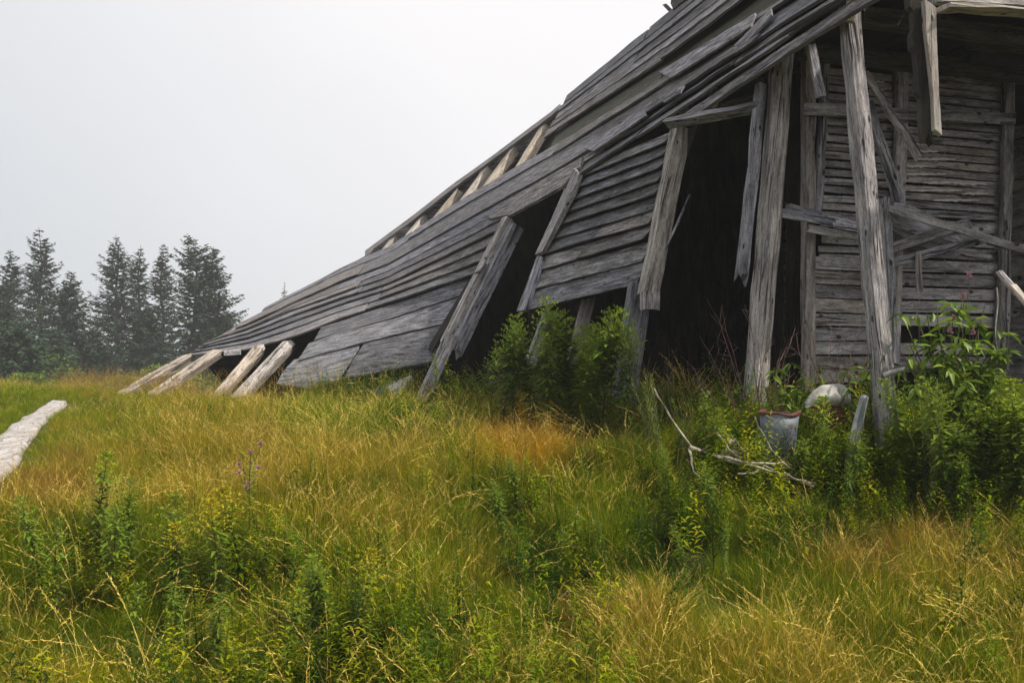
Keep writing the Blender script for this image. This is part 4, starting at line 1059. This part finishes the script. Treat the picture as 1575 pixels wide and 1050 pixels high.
# broad leaved shrub at the right
def shrub(name, label, cx, Y, spec, mat, leafL, nleaf, stem_mat, compound=5):
    base = P(cx, 640, Y); base.z = G(base.x, base.y); t = thing(name, label, 'shrub', base)
    lb = PB(); # one folded leaf mesh shared by all leaf parts
    n = 7
    for i in range(n):
        u = i / (n - 1); w = .30 * math.sin(math.pi * u ** .8) + .004
        z = -.28 * u * u
        lb.v += [Vector((u, -w / 2, z + w * .25)), Vector((u, 0, z)), Vector((u, w / 2, z + w * .25))]; lb.a += [.5] * 3
        if i: q = 3 * i; lb.f += [(q - 3, q, q + 1, q - 2), (q - 2, q + 1, q + 2, q - 1)]
    lm = lb.obj('leaf', mat, link=False, smooth=True).data
    cnt = 0
    for (px, py, dY, k) in spec:
        tip = P(px, py, Y + dY) - base; mid = tip * .5 + Vector((random.uniform(-.06, .06), random.uniform(-.06, .06), .12)); sb = PB()
        pts = [Vector((random.uniform(-.1, .1), random.uniform(-.08, .08), -.05)), mid * .6, mid, tip * .8 + UP * .05, tip]; sb.tube(pts, .009, .003); sb.obj('stem', stem_mat, t)
        for c in range(k):
            p0 = pts[2].lerp(pts[4], (c + .6) / k) if c % 3 else pts[1].lerp(pts[3], random.random())
            hub = p0 + rv(.10) + Vector((0, -.03, 0)); a0 = random.uniform(0, 6.28)
            for j in range(compound):
                a = a0 + j * 2 * math.pi / (compound + 1); cnt += 1
                if cnt > nleaf: break
                o = bpy.data.objects.new('leaf', lm); COL.objects.link(o); o.parent = t; o.location = hub + rv(.015)
                o.rotation_euler = (random.uniform(-.7, .7), random.uniform(-.35, .8), a); L = leafL * random.uniform(.5, 1.25); o.scale = (L, L * random.uniform(.8, 1.2), L)
    return t
random.seed(77)
shrub('leafy_shrub', 'broad leaved green shrub with drooping leaves before the slatted wall', 1460, 6.7,
      [(1405, 462, 0, 5), (1440, 470, .1, 5), (1480, 455, 0, 5), (1515, 470, 0, 5), (1545, 500, -.1, 6), (1560, 540, -.1, 5), (1395, 500, 0, 5), (1430, 520, -.1, 5), (1490, 530, -.1, 6), (1520, 560, -.2, 5), (1460, 560, -.2, 5), (1410, 560, -.1, 4), (1445, 505, -.1, 5), (1505, 505, -.1, 5), (1385, 540, -.1, 4), (1550, 575, -.2, 5), (1480, 590, -.2, 5), (1425, 480, 0, 5), (1465, 490, -.1, 5), (1530, 520, -.1, 5), (1400, 530, -.1, 5)], M['broad'], .12, 520, M['stem'])
shrub('leafy_shrub', 'small vine like shrub with dark leaves at the foot of the leaning post', 1330, 7.0,
      [(1300, 560, 0, 4), (1330, 550, 0, 4), (1360, 545, 0, 4), (1275, 575, 0, 4), (1345, 580, -.1, 4), (1310, 590, -.1, 4)], M['broad'], .10, 130, M['redstem'])
shrub('leafy_shrub', 'low leafy shrub at the foot of the thick doorway post, beside the rusty bucket', 1200, 7.1,
      [(1190, 575, 0, 4), (1215, 570, 0, 4), (1245, 555, .1, 3), (1180, 600, -.1, 4), (1215, 600, -.1, 4), (1265, 590, 0, 3)], M['broad'], .10, 120, M['redstem'])
# bare reddish twigs before the large doorway
def twigs(label, cx, Y, tips, mat, r=.006):
    base = P(cx, 620, Y); base.z = G(base.x, base.y); t = thing('bare_bush', label, 'bush', base)
    for k, (px, py) in enumerate(tips):
        tip = P(px, py, Y + random.uniform(-.2, .2)) - base; b = PB(); s0 = Vector((random.uniform(-.12, .12), random.uniform(-.1, .1), -.04)); pts = [s0]
        for j in range(1, 7): pts.append(s0.lerp(tip, j / 6) + rv(.022) + UP * .08 * math.sin(math.pi * j / 6))
        b.tube(pts, r, r * .25, m=4)
        for j in (2, 3, 4, 5):
            if random.random() < .8:
                q = [pts[j], pts[j] + (tip.normalized() + rv(.9)) * .07, pts[j] + (tip.normalized() + rv(.8)) * .15]; b.tube(q, r * .5, r * .15, m=4)
        b.obj('twig', mat, t)
twigs('bare reddish twiggy bush in front of the thick doorway post', 1165, 7.3, [(1090, 460), (1075, 520), (1110, 480), (1150, 470), (1165, 495), (1120, 530), (1050, 545), (1190, 525), (1205, 535), (1228, 500), (1100, 560), (1215, 525)], M['redstem'])
twigs('bare dark twiggy bush between the doorway post and the leaning post', 1262, 7.2, [(1225, 515), (1255, 490), (1278, 478), (1292, 520), (1240, 535), (1235, 500), (1300, 545), (1310, 555), (1345, 440)], M['redstem'], .005)
twigs('thin dry twigs in the shade of the large doorway', 1010, 8.3, [(960, 560), (985, 530), (1000, 545), (1030, 525), (1045, 560), (1015, 570), (950, 590)], M['redstem'], .004)

mw = meadow()
g1 = gn_scatter('meadow_grass', *mw['grass']); tag(g1, 'fine green meadow grass covering the ground in front of the barn', 'grass')
g2 = gn_scatter('dry_grass', *mw['dry']); tag(g2, 'golden dry grass with seed heads mixed through the meadow', 'dry grass')
g4 = gn_scatter('meadow_herbs', *mw['herbs']); tag(g4, 'small leafy green herbs growing all through the meadow grass', 'herbs')
g3 = gn_scatter('arching_grass_stalks', *mw['tall']); tag(g3, 'long arching straw coloured grass stalks standing above the meadow', 'grass stalks')


# dead bleached branch lying in the grass
br_o = P(1050, 690, 6.6); br_o.z = G(br_o.x, br_o.y)
db = thing('dead_branch', 'bleached forked dead branch lying across the grass', 'branch', br_o)
def limb(pts, r0, r1, name='limb'):
    b = PB(); q = []
    for i in range(len(pts) - 1):
        for k in range(3): a = P(*pts[i]); c = P(*pts[i + 1]); q.append(a.lerp(c, k / 3) + rv(.007) - br_o)
    q.append(P(*pts[-1]) - br_o); b.tube(q, r0 * .8, r1 * .8, m=6); b.obj(name, M['branch'], db, smooth=True)
limb([(1005, 596, 7.0), (1030, 640, 6.8), (1062, 688, 6.6), (1100, 702, 6.5), (1150, 715, 6.4), (1200, 728, 6.35), (1252, 748, 6.3)], .008, .012)
limb([(1062, 688, 6.6), (1105, 703, 6.45), (1160, 712, 6.4), (1205, 712, 6.45), (1228, 728, 6.4)], .018, .008)
limb([(1060, 690, 6.6), (1068, 725, 6.45), (1085, 745, 6.4), (1112, 756, 6.3)], .013, .005)
limb([(1100, 660, 6.8), (1120, 690, 6.6), (1145, 712, 6.45), (1165, 722, 6.4)], .009, .010)
limb([(1098, 662, 6.8), (1130, 672, 6.7), (1152, 706, 6.5)], .005, .004)
limb([(1135, 728, 6.35), (1160, 727, 6.35), (1176, 716, 6.4)], .010, .004)
limb([(1205, 728, 6.3), (1228, 738, 6.3), (1255, 742, 6.3)], .013, .006)
limb([(1175, 715, 6.4), (1205, 735, 6.32), (1240, 738, 6.3)], .007, .004)
limb([(1160, 640, 6.9), (1185, 690, 6.6), (1215, 720, 6.45)], .004, .004)

for k in range(16):      # fine broken twigs along the branch
    bx = random.uniform(1066, 1240); by = 690 + (bx - 1062) * .28 + random.uniform(-4, 4); L_ = random.uniform(16, 46); a_ = random.uniform(-1.0, .5)
    limb([(bx, by, 6.5), (bx + L_ * .5 * math.cos(a_), by + L_ * .5 * math.sin(a_), 6.45), (bx + L_ * math.cos(a_ + .3), by + L_ * math.sin(a_ + .3), 6.4)], .0045, .0015, 'twig')
# objects at the barn foot
def rust_mat():
    b = NB('rusty_enamel'); t = b.n('ShaderNodeTexCoord'); sep = b.n('ShaderNodeSeparateXYZ'); b.l(t.outputs['Generated'], sep.inputs[0])
    n = b.noise(t.outputs['Object'], 6, 6, .7); h = b.math('MULTIPLY_ADD', n, 1.5, b.math('MULTIPLY', sep.outputs[2], .8))
    c = b.ramp(h, [(1.02, (0.23, 0.27, 0.31)), (1.08, (0.19, 0.06, 0.03))]); 
    c = b.ramp(b.math('SUBTRACT', h, .20), [(1.06, (0.13, 0.16, 0.19)), (1.12, (0.17, 0.05, 0.028))])
    n2 = b.noise(t.outputs['Object'], 30, 4, .7); c = b.mix(b.ramp(n2, [(.5, (0, 0, 0)), (.7, (.6, .6, .6))]), c, (0.22, 0.24, 0.26)); n3 = b.noise(t.outputs['Object'], 14, 5, .75); c = b.mix(b.ramp(n3, [(.54, (0, 0, 0)), (.60, (.8, .8, .8))]), c, (0.12, 0.05, 0.03))
    b.l(c, b.b.inputs['Base Color']); b.b.inputs['Roughness'].default_value = .6; b.b.inputs['Metallic'].default_value = .1; return b.m
RM = rust_mat(); WM = plain('weathered_white_enamel', (0.16, 0.13, 0.11), (0.62, 0.61, 0.57), 9, .65, bump=.8)
SLM = plain('blue_grey_slab', (0.14, 0.16, 0.17), (0.34, 0.37, 0.38), 9, bump=.6)
RU = plain('brown_rust', (0.07, 0.025, 0.015), (0.20, 0.07, 0.035), 15)
def lathe_open(prof, m=28, arc=2 * math.pi, sx=1.0, sy=1.0, wall=.006):
    vs, fs = [], []; n = len(prof)
    for i, (r, z) in enumerate(prof):
        for k in range(m):
            t = arc * k / m; vs.append(Vector((r * math.cos(t) * sx, r * math.sin(t) * sy, z + .006 * math.sin(3 * t + i))))
    for i in range(n - 1):
        for k in range(m): fs.append((i * m + k, i * m + (k + 1) % m, (i + 1) * m + (k + 1) % m, (i + 1) * m + k))
    return vs, fs
bk = P(1196, 690, 6.85); bkz = G(bk.x, bk.y) - .03
bucket = thing('rusty_bucket', 'dented grey bucket with rusty rim standing in grass below the doorway post', 'bucket', (bk.x, bk.y, bkz))
bh = P(1196, 632, 6.85).z - bkz
vs, fs = lathe_open([(.0, .01), (.10, .0), (.112, bh * .3), (.122, bh * .5), (.128, bh * .75), (.136, bh * .97), (.128, bh * .96), (.105, bh * .5), (.09, .02)], sx=1, sy=.9)
vs = [v + Vector((.05 * (v.z) * .5, 0, 0)) + v.normalized() * .022 * mnoise.noise(v * 9) * (1 if v.z > .05 else 0) for v in vs]
ob = mesh_obj('body', vs, fs, RM, bucket, smooth=True)
vs, fs = lathe_open([(.134, bh * .945), (.145, bh * .965), (.145, bh * 1.0), (.128, bh * .995), (.134, bh * .945)], sy=.9); vs = [v + Vector((.025 * v.z, 0, 0)) + v.normalized() * .02 * mnoise.noise(v * 9) + Vector((0, 0, -.006 * math.sin(v.x * 14))) for v in vs]; mesh_obj('rim', vs, fs, RU, bucket, smooth=True)
ws = P(1275, 640, 6.9); wz = G(ws.x, ws.y)
sheet_o = thing('crumpled_sheet', 'crumpled white metal sheet with rusty lower half between shrub and bucket', 'metal sheet', (ws.x, ws.y, wz))
def crumple(name, xs, top, bot, Y, bulge, mat, seed, par, off, nu=18, nv_=9):
    vs, fs = [], []
    for i in range(nu + 1):
        u = i / nu; x = xs[0] + (xs[1] - xs[0]) * u; t_ = np.interp(x, *top); b_ = np.interp(x, *bot)
        for j in range(nv_ + 1):
            f = j / nv_; y = t_ + (b_ - t_) * f
            d_ = bulge * math.sin(math.pi * u) ** .6 * math.sin(math.pi * (f * .8 + .1)) + bulge * .9 * mnoise.noise(Vector((u * 3.1, f * 2.3, seed))) + .02 * abs(mnoise.noise(Vector((u * 7, f * 6, seed))))
            vs.append(P(x + 2 * mnoise.noise(Vector((u * 4, f * 3, seed + 5))), y, Y - d_) - off)
    n1 = nv_ + 1; m_ = len(vs); vs += [v + Vector((0, .012, 0)) for v in vs]
    for i in range(nu):
        for j in range(nv_):
            q = i * n1 + j; fs += [(q, q + n1, q + n1 + 1, q + 1), (m_ + q, m_ + q + 1, m_ + q + n1 + 1, m_ + q + n1)]
    for j in range(nv_):
        fs += [(j, j + 1, m_ + j + 1, m_ + j)]; q = nu * n1 + j; fs += [(q, m_ + q, m_ + q + 1, q + 1)]
    for i in range(nu):
        q = i * n1; fs += [(q, m_ + q, m_ + q + n1, q + n1)]; q += nv_; fs += [(q, q + n1, m_ + q + n1, m_ + q)]
    return mesh_obj(name, vs, fs, mat, par, smooth=True)
_so = Vector((ws.x, ws.y, wz))
crumple('white_panel', (1239, 1309), ([1239, 1250, 1266, 1290, 1302, 1309], [618, 601, 592, 589, 594, 606]), ([1239, 1262, 1290, 1309], [627, 622, 625, 618]), 6.9, .035, WM, 1, sheet_o, _so)
crumple('rusty_panel', (1244, 1304), ([1244, 1304], [624, 621]), ([1244, 1275, 1304], [660, 668, 660]), 6.98, .05, RU, 2, sheet_o, _so)
sl = P(1312, 640, 6.6); slz = G(sl.x, sl.y)
s_o = thing('grey_slab', 'narrow blue grey slab standing upright right of the crumpled white sheet', 'slab', (sl.x, sl.y, slz))
top = P(1322, 612, 6.6) - Vector((sl.x, sl.y, slz)); beam('plate', Vector((-.03, 0, -.05)), Vector((top.x + .03, 0, top.z)), .10, .035, SLM, bend=.05, tap=.55, parent=s_o, ax=Vector((1, 0, 0)), wob=.012, rag1=.04)
pi_ = P(1392, 580, 6.7); pz = G(pi_.x, pi_.y)
pp = PB(); o_ = Vector((pi_.x, pi_.y, pz))
pp.tube([P(*q) - o_ for q in ((1360, 578, 6.75), (1372, 572, 6.72), (1390, 568, 6.7), (1410, 569, 6.7), (1424, 571, 6.7))], .018, .016, m=8)
po = pp.obj('white_pipe', WM, smooth=True); po.location = o_; tag(po, 'short bent whitish pipe lying among leaves under the broad leaved shrub', 'pipe')
lg = P(1112, 680, 7.0); lgz = G(lg.x, lg.y); lo = Vector((lg.x, lg.y, lgz)); lp = PB()
lp.tube([P(*q) - lo for q in ((1096, 663, 7.0), (1110, 668, 7.0), (1126, 680, 6.95), (1134, 692, 6.95))], .035, .03, m=9)
lo_ = lp.obj('log', M['branch'], smooth=True); lo_.location = lo; tag(lo_, 'short grey log end beside the forked dead branch', 'log')
# wire hanging loop by the right stud
wr = PB(); wo = P(1545, 470, 6.6); q = []
for k in range(8): q.append(P(1533 + 2 * math.sin(k), 442 + k * 14, 6.6) - wo)
wr.tube(q, .004, .004, m=5); w0 = wr.obj('hanging_wire', WM, smooth=True); w0.location = wo; tag(w0, 'thin pale wire hanging beside the right stud of the slatted wall', 'wire')

# ------------------------------------------------------------------ trees
def spruce(label, px, ptop, Y, wpx, seed, pbase=598, flat=False, group='spruces fading in the fog', low=.06):
    random.seed(seed); v = P(px, 585, Y); g = G(v.x, v.y); H = P(px, ptop, Y).z - g; R = wpx / F * Y / 2 * 1.75
    t = thing('spruce_tree', label, 'tree', (v.x, v.y, g), random.uniform(0, 6.28), group)
    tb = PB(); pts = [Vector((.12 * math.sin(i * 1.3 + seed), .12 * math.cos(i * 1.7 + seed) * (i / 9), H * i / 9)) for i in range(10)]; tb.tube(pts, .022 * H * .9, .01, m=7); tb.obj('trunk', M['bark'], t)
    def at(z): k = z / H * 9; i = min(int(k), 8); return pts[i].lerp(pts[i + 1], k - i)
    cb = PB(); z = H * low; k = 0
    asym = random.uniform(0, 6.28)
    while z < H * .985:
        f = z / H; prof = (1 - f) ** .75 if not flat else min(1, (1 - f) * 5) ** .5 * (.62 + .38 * (1 - f))
        prof *= .72 + .5 * abs(mnoise.noise(Vector((seed, z * .9, 0)))) + .1
        nb = random.randint(6, 8) if f < .9 else 4
        for j in range(nb):
            if random.random() < .13: continue
            a = k * 1.1 + j * 6.283 / nb + random.uniform(-.4, .4); L = max(.16, R * prof * random.uniform(.55, 1.18) * (1 + .18 * math.cos(a - asym)))
            rise = random.uniform(-.25, .12) + .55 * f; d = Vector((math.cos(a), math.sin(a), rise)).normalized(); s = Vector((-d.y, d.x, 0)).normalized()
            p0 = at(z); m = max(3, int(L / .13)); cb.strip([p0, p0 + d * L * .5, p0 + d * L], .05, UP, .15)
            for q in range(m):
                u = (q + .4) / m; p = p0 + d * (L * u) - UP * (.18 * L * u * (1 - u)) + UP * .10 * L * u * u
                wv = .34 * (1.15 - u * .55) * min(1, L / .7 + .3)
                for sgn in (-1, 1, 0):
                    if u < .22 and random.random() < .5: continue
                    dd = (d * random.uniform(.5, 1) + s * sgn * random.uniform(.5, 1.1) + UP * random.uniform(-.45, .35)).normalized(); LL = wv * random.uniform(.7, 1.5)
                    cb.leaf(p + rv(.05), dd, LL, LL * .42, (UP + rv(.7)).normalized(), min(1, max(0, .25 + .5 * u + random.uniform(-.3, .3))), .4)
        z += max(.13, H * .021) * random.uniform(.8, 1.25); k += 1
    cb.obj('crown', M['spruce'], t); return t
TR = [('narrow spruce with thin top at the far left edge', 16, 384, 62, 90, 3), ('tallest pointed spruce of the left group', 62, 349, 64, 105, 4), ('broad dense spruce on the right of the left group', 108, 418, 56, 105, 5),
      ('spruce with open ragged branches left in the middle group', 180, 360, 64, 105, 6), ('slim spruce second from left in the middle group', 214, 376, 68, 70, 7), ('spruce third from left in the middle group', 249, 374, 66, 80, 8),
      ('small tree top barely seen through fog behind the barn roof', 437, 432, 190, 30, 12), ('low dark spruce filling the gap between the two tree groups', 145, 500, 54, 90, 13), ('dark spruce at the left edge in front of the tall ones', -6, 440, 50, 120, 14),
      ('young spruce in front of the middle group, behind the crest grass', 225, 470, 58, 80, 15), ('young spruce at the foot of the right end of the tree row', 335, 478, 60, 90, 16), ('bushy green low spruce nearest at the left edge', 28, 500, 44, 120, 17),
      ('hidden low spruce under the tallest pointed one', 85, 505, 52, 100, 19)]
for lb, px, pt, Y, w_, sd_ in TR: spruce(lb, px, pt, Y, w_, sd_, low=.02)
spruce('flat topped broad spruce in the middle group', 300, 364, 62, 80, 9, flat=True, low=.04)
spruce('spruce with uneven right side at the right end of the middle group', 329, 379, 61, 95, 10, low=.03)
def bush(label, px, pt, Y, wpx, seed):
    random.seed(seed); v = P(px, 585, Y); g = G(v.x, v.y); H = P(px, pt, Y).z - g; R = wpx / F * Y / 2
    t = thing('bush', label, 'bush', (v.x, v.y, g)); b = PB(); st = PB()
    for k in range(7): q, _ = curve_pts(Vector((0, 0, 0)), k * .9, random.uniform(.1, .6), H * .8, .1, 4); st.tube(q, .03, .01, m=4)
    for k in range(1500):
        a = random.uniform(0, 6.28); e = random.random() ** .5; zz = random.random(); r = R * e * math.sqrt(max(0, 1 - (zz - .25) ** 2 * 1.5)) * (.8 + .35 * mnoise.noise(Vector((a * 1.2, zz * 3, seed))))
        b.leaf(Vector((r * math.cos(a), r * math.sin(a), H * zz)), rv(1).normalized(), .16, .08, rv(1).normalized(), random.random(), .2)
    st.obj('stem', M['bark'], t); b.obj('foliage', M['rod'], t)
bush('dark green bush beyond the pale path at the far left', 40, 575, 34, 110, 71); bush('low green bush behind the crest grass, right of the pale path', 95, 588, 30, 90, 72)
bush('bush at the foot of the spruces behind the crest grass', 190, 580, 40, 130, 73)

bush('rounded green undergrowth bush below the left tree group', 60, 545, 46, 190, 74); bush('low green bush filling below the middle tree group', 265, 560, 44, 170, 75)
bush('small bush under the right end of the tree row by the barn', 350, 562, 42, 90, 76)
